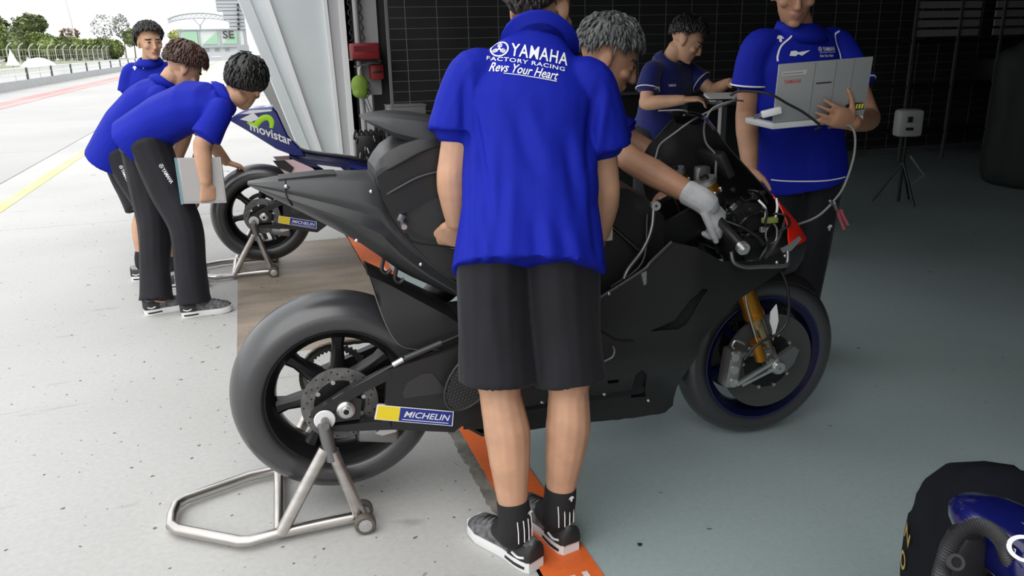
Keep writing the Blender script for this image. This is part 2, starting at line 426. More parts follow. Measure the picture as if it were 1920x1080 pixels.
# ================================================================== motorcycles
CARB = mat('matt_carbon', (.016, .016, .0165), .42, bump=.05, bscale=300, spec=.45)
CARBG = mat('grey_carbon', (.030, .031, .032), .36, spec=.5)
TYRE = mat('slick_tyre', (.030, .030, .032), .30, bump=.04, bscale=150, spec=.85)
RIMB = mat('rim_black', (.012, .012, .013), .3, metal=.3)
RIMBLUE = mat('rim_dark_blue', (.003, .0035, .028), .3, metal=.2)
DISC = mat('brake_disc', (.17, .165, .16), .45, metal=.7, var=.2, vscale=40)
CDISC = mat('carbon_disc', (.045, .045, .045), .55)
GOLD = mat('anodised_gold', (.50, .21, .025), .3, metal=.85)
CHAMP = mat('champagne_tube', (.45, .36, .22), .25, metal=.9)
SILV = mat('silver_metal', (.6, .6, .6), .3, metal=.9)
WHT = mat('white_plastic', (.75, .74, .74), .4)
REDG = mat('red_band', (.75, .02, .008), .4)
BLUEG = mat('gloss_blue', (.012, .018, .16), .22, coat=.5)
NAVY = mat('gloss_navy', (.006, .008, .05), .25, coat=.4)
MBLUE = mat('sticker_blue', (.015, .03, .24), .45)
MYEL = mat('sticker_yellow', (.80, .62, .02), .45)
LIME = mat('lime_print', (.38, .72, .02), .45)
PRINTW = mat('white_print', (.78, .78, .80), .6)
PINKW = mat('pink_white', (.70, .50, .52), .4)
HOLE = mat('dark_void', (.004, .004, .004), .9)
SMOKE = mat('smoked_screen', (.06, .062, .068), .08, trans=.9, alpha=1.)

def link_pts(par, name, pts, r, m, sub=6, n=8, **kw): return MB().tube(pts, r, n, sub).build(name, m, par, ang=60, **kw)

def rear_wheel(par, z=.365, rt=.308, hw=.095):
    c = (0, 0, z); ax = (0, 1, 0)
    rim = MB().lathe([(.222, -hw+.018), (.222, -hw+.028), (.198, -.045), (.19, 0), (.198, .045), (.222, hw-.028), (.222, hw-.018), (.207, hw-.02), (.184, .05), (.176, 0), (.184, -.05), (.207, -hw+.02)], c, ax, 64).build('rear_wheel', RIMB, par, ang=35, label='black rear wheel rim')
    prof = []
    for k in range(25):
        a = -1.25+2.5*k/24; prof.append((rt-.098+.098*cos(a)**.8 if abs(a) < 1.5 else 0, hw*sin(a)/sin(1.25)*1.02))
    prof = [(.212, -hw+.012), (.222, -hw+.002)]+[p for p in prof[1:-1]]+[(.222, hw-.002), (.212, hw-.012), (.205, 0)]
    MB().lathe(prof, c, ax, 72).build('tyre', TYRE, rim, ang=50, label='wide slick rear tyre')
    for k in range(7):
        a = radians(85+360/7*k); d = Vector((cos(a), 0, sin(a))); s = Vector((-sin(a), 0, cos(a))); rg = []
        for r, w, t in ((.03, .030, .034), (.09, .021, .026), (.15, .016, .022), (.185, .022, .03)):
            p = Vector(c)+d*r+Vector((0, -.005, 0)); rg.append([p+s*w*sx+Vector((0, t*sy, 0)) for sx, sy in ((-1, -.7), (-.5, -1), (.5, -1), (1, -.7), (1, .7), (.5, 1), (-.5, 1), (-1, .7))])
        MB().rings(rg).build('spoke', RIMB, rim, ang=35)
    MB().lathe([(.012, -.085), (.045, -.085), (.052, -.06), (.052, .085), (.012, .085)], c, ax, 32).build('hub', RIMB, rim)
    MB().lathe([(.073, -.108), (.110, -.108), (.110, -.102), (.073, -.102)], c, ax, 48).build('brake_disc', DISC, rim)
    ho = MB()
    for k in range(40):
        a = 2*pi*k/40; r = (.082, .092, .102)[k % 3]; p = Vector((r*cos(a), -.1085, z+r*sin(a))); ho.cyl(p, p+Vector((0, .0012, 0)), .0026, n=8)
    ho.build('disc_holes', HOLE, rim, kind='stuff')
    MB().lathe([(.03, -.104), (.076, -.104), (.076, -.098), (.03, -.098)], c, ax, 40).build('disc_carrier', BLKM, rim)
    bo = MB()
    for k in range(8):
        a = 2*pi*k/8+.2; p = Vector((.070*cos(a), -.112, z+.070*sin(a))); MB().cyl(p, p+Vector((0, .01, 0)), .0065, n=10).build('disc_bobbin', SILV, rim)
    # sprocket on the far side with the chain running over it
    pr = MB(); n = 42; ring = []
    for k in range(n*2):
        a = pi*k/n; r = .108 if k % 2 else .100; ring.append((r*cos(a), r*sin(a)))
    vs = [Vector((x, .105, z+y)) for x, y in ring]+[Vector((x*.8, .105, z+y*.8)) for x, y in ring]+[Vector((x, .111, z+y)) for x, y in ring]+[Vector((x*.8, .111, z+y*.8)) for x, y in ring]
    N_ = n*2; fs = []
    for k in range(N_):
        j = (k+1) % N_; fs += [(k, j, N_+j, N_+k), (2*N_+k, 3*N_+k, 3*N_+j, 2*N_+j), (k, 2*N_+k, 2*N_+j, j), (N_+k, N_+j, 3*N_+j, 3*N_+k)]
    pr.add(vs, fs)
    for k in range(5):
        a = 2*pi*k/5; pr.bar((.03*cos(a), .108, z+.03*sin(a)), (.085*cos(a), .108, z+.085*sin(a)), .006, .02, (0, 1, 0))
    pr.build('sprocket', GREYM, rim)
    return rim

def swingarm(par):
    z = .365; sa = MB()
    def pl(poly, y0, y1): sa.prism(poly, y0, y1)
    pl([(.135, .47), (.348, .512), (.47, .515), (.48, .38), (.405, .300), (.321, .245), (.14, .283), (.125, .33), (.13, .42)], -.158, -.125)
    pl([(-.085, .355), (-.075, .372), (.02, .424), (.14, .472), (.15, .445), (.06, .410), (-.03, .365)], -.160, -.128)
    pl([(-.035, .322), (.14, .315), (.14, .283), (.0, .300), (-.04, .308)], -.158, -.128)
    pl([(-.03, .366), (-.02, .33), (.05, .33), (.06, .39), (.04, .40)], -.154, -.130)
    r = sa.build('swingarm', CARB, par, ang=30, label='black carbon swingarm')
    MB().prism([(-.08, .37), (.35, .51), (.47, .515), (.48, .38), (.32, .245), (-.04, .308)], .125, .158).build('swingarm_left', CARB, par, ang=30)
    MB().prism([(.30, .5), (.47, .515), (.48, .38), (.36, .30)], -.13, .13).build('pivot_beam', CARB, r, ang=30)
    MB().lathe([(.0, -.178), (.012, -.178), (.013, -.171), (.020, -.171), (.026, -.166), (.026, -.15), (.0, -.15)], (.013, 0, .368), (0, 1, 0), 28).build('axle_nut', SILV, r)
    MB().lathe([(.0, -.1785), (.008, -.1785), (.008, -.176), (0, -.176)], (.013, 0, .368), (0, 1, 0), 20).build('axle_bore', HOLE, r)
    MB().prism([(.175, .395), (.19, .425), (.235, .447), (.265, .445), (.30, .39), (.30, .378), (.18, .378)], -.1605, -.157).build('swingarm_panel', CARBG, r, ang=30)
    # sticker: blue bar with white border, yellow field, white lettering
    st = MB(); a, b, c_, d = Vector((.101, -.1622, .371)), Vector((.323, -.1622, .315)), Vector((.317, -.1622, .268)), Vector((.09, -.1622, .326))
    def q(u, v, o=0.): return (a.lerp(b, u)).lerp(d.lerp(c_, u), v)+Vector((0, -o, 0))
    def quad(mb, u0, u1, v0, v1, o):
        mb.add([q(u0, v0, o), q(u1, v0, o), q(u1, v1, o), q(u0, v1, o), q(u0, v0, o-.0012), q(u1, v0, o-.0012), q(u1, v1, o-.0012), q(u0, v1, o-.0012)], [(0, 1, 2, 3), (7, 6, 5, 4), (0, 4, 5, 1), (1, 5, 6, 2), (2, 6, 7, 3), (3, 7, 4, 0)]); return mb
    s = quad(MB(), 0, 1, 0, 1, 0).build('tyre_sticker', PRINTW, r, ang=0)
    quad(MB(), .30, .985, .05, .95, .0008).build('sticker_field', MBLUE, r, ang=0)
    quad(MB(), .015, .30, .05, .95, .0008).build('sticker_square', MYEL, r, ang=0)
    quad(MB(), .34, .94, .80, .84, .0014).build('sticker_line', PRINTW, r, ang=0)
    t = text2d('MICHELIN', 1., .012, .25, 1.); w = max(u for u, v in t[0])-min(u for u, v in t[0]); m_ = MB()
    flat(m_, t, lambda u, v: q(.645+u/w*.60, .47-v*.56, .0022)); m_.build('sticker_lettering', PRINTW, r, ang=0, recalc=False)
    # brake hose on top
    link_pts(r, 'brake_hose', [(-.02, -.150, .40), (.08, -.150, .445), (.16, -.150, .482), (.24, -.148, .512), (.33, -.14, .535), (.42, -.13, .56)], .006, BLKP)
    MB().cyl((.155, -.15, .481), (.185, -.149, .494), .009).build('hose_fitting', SILV, r)
    MB().cyl((.19, -.149, .496), (.30, -.143, .528), .0095).build('hose_sleeve', CARBG, r)
    # caliper under the axle
    MB().box((.10, -.118, .262), (.12, .05, .05), Matrix.Rotation(.2, 3, 'Y'), .012).build('brake_caliper', GREYM, r)
    MB().prism([(.09, .275), (.115, .292), (.16, .285), (.15, .27), (.11, .265)], -.150, -.142).build('caliper_bracket', SILV, r)
    return r

def chain(par, zf=.44):
    ch = MB(); z = .365; pts = []
    for k in range(27): a = radians(90+180*k/26); pts.append(Vector((.104*cos(a), .108, z+.104*sin(a))))
    up = [Vector((.44*(1-t), .108, lerp(zf+.03, z+.104, t))) for t in [i/30 for i in range(31)]]
    lo = [Vector((.44*t, .108, lerp(z-.104, zf-.04, t))) for t in [i/30 for i in range(1, 31)]]
    path = up+pts[1:]+lo
    for i in range(0, len(path)-1):
        a, b = path[i], path[i+1]
        ch.bar(a, b, .014 if i % 2 else .019, .011)
    ch.build('chain', mat('chain_metal', (.10, .085, .06), .4, metal=.8), par, ang=30)

def loft_x(secs, prof, name, m, par, ang=35, **kw):
    # secs: (x, zbot, ztop, halfwidth); prof: closed list of (yfactor, zfactor 0..1)
    rg = [[Vector((x, w*fy, lerp(zb, zt, fz))) for fy, fz in prof] for x, zb, zt, w in secs]
    return MB().rings(rg).build(name, m, par, ang=ang, **kw)

def screws(par, pts, r=.006, m=None):
    for p in pts: MB().ball(p, (r, r*.7, r), n=10, m=6).build('screw', m or SILV, par)

def fwid(x, z):
    w = .10+.15*sstep((z-.2)/.25)
    if z > .6: w -= (z-.6)*.15
    if x > 1.05: w -= (x-1.05)*.33
    if x < .5: w -= (.5-x)*.15
    return max(w, .05)

# ------------------------------------------------------------------ the black bike
B = empty('racing_motorcycle', (.165, 2.25, 0), radians(-2.36), 'matt black racing motorcycle on a steel stand, half inside the garage', 'motorcycle', 'racing motorcycles')
rear_wheel(B); swingarm(B); chain(B)
# rear hugger: side skins and a top skin
hp = [(.112, .735), (.145, .602), (.178, .533), (.224, .508), (.30, .497), (.40, .50), (.42, .52), (.36, .57), (.30, .615), (.236, .656), (.17, .70)]
for s in (-1, 1):
    solid(sheet(hp, lambda x, z, s=s: Vector((x, s*(.085+.03*sstep((.72-z)/.15)), z)), .03), 'hugger_skin', CARB, .003, B)
top = [(.112, .735), (.17, .70), (.236, .656), (.30, .615), (.36, .57), (.42, .52)]
MB().rings([[Vector((x, y*(.085+.03*sstep((.72-z)/.15)), z+.012*(1-y*y)+dz)) for y in (-1, -.5, 0, .5, 1)]+[Vector((x, y*(.085+.03*sstep((.72-z)/.15)), z+.012*(1-y*y)-.003)) for y in (1, .5, 0, -.5, -1)] for x, z in top for dz in (0,)]).build('hugger_top', CARB, B, ang=50)
link_pts(B, 'hugger_edge', [(.112, -.088, .735), (.145, -.108, .602), (.178, -.117, .533), (.224, -.118, .508), (.30, -.118, .497)], .002, GREYM)
# tail cowl
tp = [(0, 1), (-.58, 1), (-.76, .965), (-.90, .70), (-.905, .62), (-.87, .54), (-.90, .47), (-1, .37), (-.99, .31), (-.88, .20), (-.6, .04), (0, 0)]; tp = tp+[(-y_, z_) for y_, z_ in tp[-2:0:-1]]
tz = lambda x: interp([(-.185, 1.006), (-.113, 1.012), (.035, 1.014), (.149, 1.008), (.2, .92), (.275, .81), (.36, .715), (.5, .66), (.62, .62)], x)
tb = lambda x: interp([(-.185, 1.0), (-.008, .892), (.099, .818), (.211, .722), (.364, .64), (.5, .60), (.62, .57)], x)
tw = lambda x: interp([(-.185, .028), (-.1, .075), (.03, .112), (.149, .13), (.36, .135), (.62, .12)], x)
loft_x([(x, tb(x), tz(x), tw(x)) for x in (-.185, -.15, -.113, -.05, .035, .1, .149, .165, .18, .2, .235, .275, .32, .36, .43, .5, .62)], tp, 'tail_cowl', CARBG, B, 28, label='long pointed matt carbon tail cowl')
MB().prism([(-.10, 1.008), (-.105, 1.015), (.02, 1.021), (.05, 1.019), (.05, 1.01)], -.045, .045).build('tail_plate', CARB, B, ang=25)
link_pts(B, 'tail_seam', [(-.085, -.055, 1.013), (-.088, -.078, .985), (-.083, -.084, .965), (-.075, -.07, .945)], .0018, HOLE)
screws(B, [(.135, -.108, .975), (.085, -.118, .845), (.255, -.133, .765), (-.085, -.072, .998)])
for xx in (.155, .19):
    MB().tube([(xx, -.10, tb(xx)+.012), (xx-.006, -.10, tb(xx)-.018), (xx+.006, -.10, tb(xx)-.03), (xx+.02, -.10, tb(xx)-.022)], .006, 8, 4).build('cable_hook', BLKP, B)
# seat hump with its overhanging lip
hpz = [(0, 1), (-.5, 1), (-.8, .96), (-.95, .8), (-1, .5), (-1, .2), (-.9, 0), (.9, 0), (1, .2), (1, .5), (.95, .8), (.8, .96), (.5, 1)]
loft_x([(.150, .99, 1.035, .105), (.165, .94, 1.06, .112), (.185, .885, 1.085, .118), (.22, .83, 1.105, .125), (.28, .77, 1.125, .132), (.33, .72, 1.13, .138), (.40, .68, 1.08, .14), (.47, .65, .95, .14), (.53, .62, .87, .135), (.62, .60, .83, .12)], hpz, 'seat_hump', CARB, B, 30, label='matt black seat hump with overhanging lip')
loft_x([(.135, 1.160, 1.168, .075), (.16, 1.145, 1.174, .086), (.21, 1.115, 1.178, .098), (.27, 1.095, 1.172, .106), (.33, 1.08, 1.16, .112), (.40, 1.02, 1.12, .11), (.45, .93, 1.03, .10)], hpz, 'hump_lip', CARBG, B, 30)
solid(sheet([(.148, 1.02), (.17, 1.035), (.34, 1.10), (.36, 1.05), (.36, .96), (.30, .955), (.185, .90), (.16, .96)], lambda x, z: Vector((x, -.139-.004*sin((z-.9)*12), z)), .02), 'hump_panel', CARB, .004, B)
link_pts(B, 'panel_ridge', [(.15, -.128, 1.02), (.20, -.146, 1.045), (.27, -.149, 1.078), (.34, -.148, 1.10)], .003, HOLE)
link_pts(B, 'panel_ridge', [(.165, -.136, .965), (.21, -.149, .99), (.27, -.15, 1.015), (.36, -.15, 1.03)], .004, CARBG)
MB().box((.207, -.139, .903), (.02, .016, .022), Matrix.Rotation(.5, 3, 'Y'), .004).build('release_catch', GREYM, B)
MB().cyl((.212, -.13, .885), (.212, -.155, .88), .008).build('catch_bolt', SILV, B)
link_pts(B, 'hump_groove', [(.215, -.143, .86), (.235, -.146, .835), (.30, -.15, .82), (.40, -.15, .80)], .003, HOLE)
# frame, engine and tank: dark mass inside the fairing
loft_x([(.60, .60, .83, .12), (.68, .58, .90, .15), (.78, .56, .955, .165), (.88, .58, .95, .16), (.96, .62, .90, .14), (1.02, .66, .84, .11)], hpz, 'fuel_tank', CARB, B, 30)
MB().box((.72, 0, .47), (.5, .30, .42), bev=.04).build('engine', BLKM, B)
MB().box((.40, 0, .45), (.2, .20, .26), bev=.03).build('gearbox', BLKM, B)
MB().box((1.0, 0, .50), (.06, .36, .34), Matrix.Rotation(-.35, 3, 'Y'), .01).build('radiator', BLKM, B)
for s in (-1, 1): MB().bar((.45, .13*s, .52), (1.15, .085*s, .82), .04, .09, bev=.01).build('frame_beam', BLKM, B)
MB().ball((.36, .17, .585), (.07, .035, .045), Matrix.Rotation(-.35, 3, 'Y')).build('heel_guard', BLKP, B)
MB().bar((.33, .16, .53), (.42, .12, .50), .02, .03).build('footrest_bracket', BLKM, B)
MB().caps((.40, -.12, .50), (.37, -.235, .49), .011, .011).build('footrest', BLKM, B)
# honeycomb guard beside the swingarm
MESHM = mat('honeycomb', (.05, .05, .05), .5)
gl = []
for k in range(28):
    a = 2*pi*k/28; u, v = .062*cos(a), .105*sin(a); th = radians(-38); gl.append((.372+u*cos(th)+v*sin(th)*-1, .425+u*sin(th)+v*cos(th)))
gl = [(.372+(x-.372), y) for x, y in gl]
MB().prism(gl, -.196, -.188).build('guard_backing', HOLE, B)
gm = MB()
for k in range(-12, 13):
    for th in (radians(12), radians(72), radians(132)):
        dx, dz = cos(th), sin(th); o = k*.0095; p0 = None
        pts = [(.372-dz*o+dx*t/120, .425+dx*o+dz*t/120) for t in range(-16, 17)]
        ins = [p for p in pts if inpoly(p, gl)]
        if len(ins) > 1: gm.bar((ins[0][0], -.197, ins[0][1]), (ins[-1][0], -.197, ins[-1][1]), .002, .0022)
gm.build('guard_mesh', MESHM, B, ang=0, kind='stuff')
MB().tube([Vector((x, -.197, y)) for x, y in gl+gl[:1]], .0035, 8).build('guard_rim', CARBG, B)

# main fairing, both sides
OUT = [(.364, .216), (.587, .198), (.822, .179), (.973, .173), (1.04, .174), (1.072, .190), (1.078, .240), (1.069, .299), (1.050, .378), (1.078, .471), (1.16, .530), (1.249, .575), (1.417, .630), (1.495, .660), (1.529, .71), (1.522, .729), (1.431, .690), (1.319, .680), (1.157, .706), (1.124, .726), (1.05, .767), (.973, .789), (.903, .740), (.877, .719), (.766, .662), (.68, .62), (.56, .56), (.46, .50), (.40, .40), (.36, .30)]
DUCT = [(.90, .53), (.981, .556), (1.028, .615), (1.072, .642), (1.10, .632), (1.056, .586), (1.022, .535), (.996, .523)]
VENT = [(.912, .253), (.872, .387), (.887, .407), (.913, .379), (.967, .246)]
SLOT = [(.786, .376), (.825, .373), (.83, .353), (.797, .353)]
def bulge(x, z):
    # panel relief: a raised upper panel and a soft swage line along the lower half
    return .012*sstep((z-.50)/.06)*sstep((1.2-x)/.2)+.006*sin((z-.2)*22+x*3)
for s, nm in ((-1, 'side_fairing'), (1, 'side_fairing')):
    solid(sheet(OUT, lambda x, z, s=s: Vector((x, s*(fwid(x, z)+bulge(x, z)), z)), .022, (DUCT, VENT, SLOT) if s < 0 else ()), nm, CARB, .004, B, ang=60, off=1. if s < 0 else 1., label='large matt black carbon side fairing' if s < 0 else None)
for nm, pl_ in (('duct_shade_sheet', DUCT), ('vent_shade_sheet', VENT), ('slot_shade_sheet', SLOT)):
    cx = sum(p[0] for p in pl_)/len(pl_); cz = sum(p[1] for p in pl_)/len(pl_); big = [(cx+(x-cx)*1.5, cz+(z-cz)*1.5) for x, z in pl_]
    solid(sheet(big, lambda x, z: Vector((x, -(fwid(x, z)+bulge(x, z)-.014), z)), .02), nm, HOLE, .003, B)  # black sheet behind each opening, shade of the recess put in as colour
MB().rings([[Vector((x, y*w, .172+.02*(y*y)+(.04 if x < .4 else 0)+ .004)) for y in (-1, -.5, 0, .5, 1)]+[Vector((x, y*w, .165+.02*(y*y)+(.04 if x < .4 else 0))) for y in (1, .5, 0, -.5, -1)] for x, w in ((.36, .085), (.42, .1), (.6, .105), (.82, .1), (1.0, .098), (1.06, .08))]).build('belly_pan', CARB, B)
def fs_(x, z, o=.006): return Vector((x, -(fwid(x, z)+bulge(x, z)+o), z))
link_pts(B, 'fairing_seam', [fs_(.74, .556), fs_(.775, .53), fs_(.80, .515), fs_(.85, .506)], .003, HOLE)
link_pts(B, 'fairing_lip', [fs_(.755, .455), fs_(.782, .466), fs_(.79, .485), fs_(.785, .50)], .004, GREYM)
link_pts(B, 'fairing_edge', [fs_(.68, .62, .004), fs_(.766, .662, .004), fs_(.877, .719, .004), fs_(.903, .74, .004), fs_(.973, .789, .004)], .006, CARBG)
MB().prism([(.868, .712), (.884, .718), (.885, .68), (.878, .675)], -.262, -.254).build('edge_bracket', SILV, B)
screws(B, [fs_(.77, .662, .006), fs_(.807, .293), fs_(.978, .228), fs_(1.46, .668), fs_(1.44, .676), fs_(1.40, .662), fs_(.60, .30)], .0065)
# cockpit opening edge tube (lever guard) and clip-on
link_pts(B, 'lever_guard', [(1.165, -.245, .745), (1.175, -.25, .712), (1.215, -.25, .694), (1.27, -.25, .690), (1.345, -.25, .685), (1.365, -.24, .692), (1.37, -.23, .725)], .0065, GREYM)
MB().caps((1.18, -.11, .83), (1.165, -.30, .775), .014, .014).build('handlebar_grip', BLKP, B)
MB().lathe([(.006, -.008), (.019, -.008), (.019, .008), (.006, .008)], (1.163, -.308, .772), (0.08, .95, .25), 24).build('bar_end_ring', SILV, B)
MB().cyl((1.162, -.31, .771), (1.161, -.328, .767), .010).build('bar_end_bolt', SILV, B)
MB().caps((1.18, .11, .83), (1.165, .30, .775), .014, .014).build('handlebar_grip', BLKP, B)
link_pts(B, 'brake_lever', [(1.20, -.14, .815), (1.235, -.18, .80), (1.245, -.25, .785), (1.235, -.30, .775)], .006, BLKM)
# forks
fd = Vector((1.432-1.150, 0, .30-.935)).normalized()
for s in (-1, 1):
    t0 = Vector((1.152, .10*s, .93))
    MB().cyl(t0+fd*.07, t0+fd*.36, .0335).build('fork_shade_sleeve', BLKM, B)  # black cover added over the gold tube for the darkness below the cap
    fk = MB().cyl(t0, t0+fd*.49, .032).build('fork_tube', GOLD, B, label='gold anodised upper fork tube')
    MB().cyl(t0-fd*.012, t0+fd*.004, .033).build('fork_cap', SILV, fk)
    MB().cyl(t0-fd*.022, t0-fd*.010, .014, n=6).build('fork_adjuster', BLKM, fk)
    MB().cyl(t0+fd*.48, t0+fd*.502, .0345).build('fork_seal', GOLD, fk)
    MB().cyl(t0+fd*.49, t0+fd*.645, .024).build('fork_leg', CHAMP, fk)
    MB().box(t0+fd*.675, (.05, .04, .09), Matrix.Rotation(-.42, 3, 'Y'), .008).build('axle_foot', GREYM, fk)
    for hh in (.05, .22): MB().lathe([(.032, -.014), (.042, -.014), (.042, .014), (.032, .014)], t0+fd*hh, fd, 24).build('fork_clamp', BLKM, fk)
    fb = MB()
    for k in range(7):
        a = 2*pi*k/7; p, q = perp(fd); c = t0+fd*.03+(p*cos(a)+q*sin(a))*.035; MB().caps(c, c+fd*.006, .005, .005, 8).build('clamp_bolt', SILV, fk)
for hh, w in ((.05, .05), (.22, .06)): 
    c = Vector((1.152, 0, .93))+fd*hh; MB().box(c+Vector((-.01, 0, 0)), (w, .17, .028), Matrix.Rotation(-.42, 3, 'Y'), .006).build('triple_clamp', BLKM, B)
MB().cyl((1.335, -.145, .405), (1.362, -.145, .335), .019).build('caliper_reservoir', GOLD, B)
link_pts(B, 'front_brake_hose', [(1.40, -.165, .64), (1.425, -.17, .58), (1.435, -.17, .48), (1.40, -.17, .43), (1.33, -.165, .40), (1.29, -.16, .35)], .005, BLKP)
link_pts(B, 'sensor_wire', [(1.285, -.135, .62), (1.30, -.137, .53), (1.335, -.14, .43), (1.36, -.145, .36)], .0035, SILV)
# front wheel
c = (1.432, 0, .297); ax = (0, 1, 0)
fwh = MB().lathe([(.218, -.047), (.218, -.058), (.198, -.05), (.186, -.02), (.186, .02), (.198, .05), (.218, .058), (.218, .047), (.204, .02), (.204, -.02)], c, ax, 64).build('front_wheel', RIMBLUE, B, ang=35, label='dark blue front wheel rim')
prof = [(.212, -.045), (.220, -.056)]+[(.297-.075+.075*cos(a)**.8, .062*sin(a)/sin(1.25)) for a in [-1.15+2.3*k/20 for k in range(21)]]+[(.220, .056), (.212, .045), (.205, 0)]
MB().lathe(prof, c, ax, 72).build('tyre', TYRE, fwh, ang=50)
MB().lathe([(.2165, -.0615), (.219, -.0625), (.2215, -.0615), (.219, -.0605)], c, ax, 64).build('rim_pinstripe', mat('blue_stripe', (.012, .014, .09), .35), fwh)
for k in range(6):
    a = radians(20+60*k); d = Vector((cos(a), 0, sin(a))); s_ = Vector((-sin(a), 0, cos(a)))
    MB().rings([[Vector(c)+d*r+s_*w*sx+Vector((0, t*sy, 0)) for sx, sy in ((-1, -.7), (0, -1), (1, -.7), (1, .7), (0, 1), (-1, .7))] for r, w, t in ((.03, .02, .03), (.10, .013, .02), (.192, .018, .022))]).build('spoke', RIMBLUE, fwh, ang=35)
MB().lathe([(.010, -.09), (.032, -.09), (.04, -.07), (.04, .07), (.032, .09), (.010, .09)], c, ax, 28).build('hub', BLKM, fwh)
for s in (-1, 1):
    MB().lathe([(.095, s*.085), (.168, s*.085), (.168, s*.076), (.095, s*.076)], c, ax, 56).build('brake_disc', CDISC, fwh)
    MB().lathe([(.03, s*.082), (.097, s*.082), (.097, s*.078), (.03, s*.078)], c, ax, 40).build('disc_carrier', BLKM, fwh)
bo = MB()
for k in range(10):
    a = 2*pi*k/10; p = Vector((c[0]+.096*cos(a), -.088, c[2]+.096*sin(a))); MB().cyl(p, p+Vector((0, .01, 0)), .006, n=10).build('disc_bobbin', SILV, fwh)
# front caliper and its machined struts
cal = MB().box((1.275, -.105, .305), (.05, .06, .135), Matrix.Rotation(.12, 3, 'Y'), .012).build('front_caliper', mat('caliper_nickel', (.36, .35, .33), .35, metal=.85), B)
for dz in (-.045, 0, .045): MB().cyl((1.272, -.138, .305+dz), (1.272, -.130, .305+dz), .015).build('piston_cap', SILV, cal)
link_pts(cal, 'bleed_pipe', [(1.262, -.14, .385), (1.252, -.145, .40), (1.262, -.147, .415), (1.285, -.145, .405), (1.30, -.14, .395)], .004, SILV)
MB().bar((1.28, -.14, .255), (1.43, -.14, .325), .012, .012).build('caliper_strut', SILV, cal)
MB().bar((1.30, -.14, .25), (1.44, -.14, .30), .010, .010).build('caliper_strut', SILV, cal)
MB().bar((1.29, -.14, .36), (1.40, -.14, .36), .012, .016).build('caliper_strut', GREYM, cal)
MB().lathe([(.004, -.155), (.02, -.155), (.026, -.145), (.026, -.09), (.004, -.09)], c, ax, 24).build('axle_end', SILV, fwh)
MB().prism([(1.425, .30), (1.47, .27), (1.50, .30), (1.515, .345), (1.495, .36), (1.45, .335)], -.135, -.115).build('axle_clamp', GREYM, B)
# front mudguard
mg = []
for k in range(15):
    a = radians(52+80*k/14); r = .308
    mg.append([Vector((c[0]+cos(a)*(r-.03*(y/.075)**2), y, c[2]+sin(a)*(r-.03*(y/.075)**2))) for y in [-.075+.15*i/8 for i in range(9)]])
solid(MB().rings(mg, cap=False, close=False), 'front_mudguard', CARB, .003, B)
MB().prism([(1.425, .475), (1.445, .50), (1.452, .475), (1.458, .44), (1.45, .40), (1.443, .37), (1.437, .41), (1.425, .44)], -.0885, -.085).build('mudguard_print', PRINTW, B)
# nose fairing: left half, front and the lower right; red band on the front edge
def nose_pt(s, z, o=0.):
    xc = interp([(.60, 1.555), (.64, 1.578), (.70, 1.582), (.77, 1.53), (.855, 1.44), (.94, 1.352), (1.02, 1.268), (1.10, 1.20)], z)+o
    W = interp([(.60, .13), (.70, .18), (.85, .20), (1.0, .185), (1.10, .14)], z)+o
    x0 = interp([(.60, 1.22), (.75, 1.12), (.95, 1.06), (1.02, 1.09), (1.1, 1.15)], z)
    return Vector((x0+(xc-x0)*cos(s)**.75 if cos(s) > 0 else x0, W*sin(s), z))
zs = [.61+.49*k/18 for k in range(19)]
solid(MB().rings([[nose_pt(radians(a), z) for a in [-14, -9, -4, 2, 8, 14, 20, 28, 36, 45, 55, 65, 76, 84, 90]] for z in zs], cap=False, close=False), 'nose_fairing', CARB, .004, B, ang=60, label='matt black nose fairing half')
solid(MB().rings([[nose_pt(radians(a), z) for a in [-12, -15, -18, -26, -36, -46, -54]] for z in [.605, .64, .68, .712]], cap=False, close=False), 'nose_skirt', CARB, .004, B, ang=60)
solid(MB().rings([[nose_pt(radians(lerp(-12, lerp(-54, -26, (k/10)**1.3), i/8)), .712+.155*k/10, .003) for i in range(9)] for k in range(11)], cap=False, close=False), 'red_band', REDG, .004, B, ang=60, label='bright red band on the nose edge')
solid(MB().rings([[Vector((interp([(0, 1.21), (.5, 1.18), (1, 1.12)], t)-.05*y*y, .12*y*(1-.25*t), 1.09+.05*sin(t*pi*.5))) for y in [-1+.25*i for i in range(9)]] for t in (0, .25, .5, .75, 1.)], cap=False, close=False), 'windscreen', SMOKE, .0025, B, ang=60)
link_pts(B, 'screen_edge', [(1.075, -.085, 1.135), (1.108, -.045, 1.139), (1.12, 0, 1.141), (1.108, .045, 1.139), (1.075, .085, 1.135)], .003, GREYM)
# dashboard and wiring inside the nose
MB().box((1.25, .02, .97), (.03, .15, .09), Matrix.Rotation(-.5, 3, 'Y'), .008).build('dashboard', BLKP, B)
MB().box((1.21, .03, .935), (.045, .035, .05), None, .006).build('sensor_box', GREYM, B)
MB().box((1.33, .0, .80), (.12, .14, .10), None, .012).build('ecu_box', BLKP, B)
MB().box((1.36, .02, .70), (.10, .16, .10), None, .012).build('air_duct', BLKP, B)
rnd = random.Random(3)
for k in range(26):
    p = Vector((rnd.uniform(1.19, 1.42), rnd.uniform(-.13, .05), rnd.uniform(.72, .88))); p.x = min(p.x, 1.50-(p.z-.7)*.8)
    q = p+Vector((rnd.uniform(-.06, .06), rnd.uniform(-.03, .05), rnd.uniform(-.06, .04))); r_ = q+Vector((rnd.uniform(-.05, .05), rnd.uniform(-.02, .06), rnd.uniform(-.06, .02)))
    link_pts(B, 'wiring', [p, (p+q)/2+Vector((0, -.015, .015)), q, r_], rnd.choice((.003, .004, .006)), rnd.choice((BLKP, BLKP, BLKM, BLKP)))
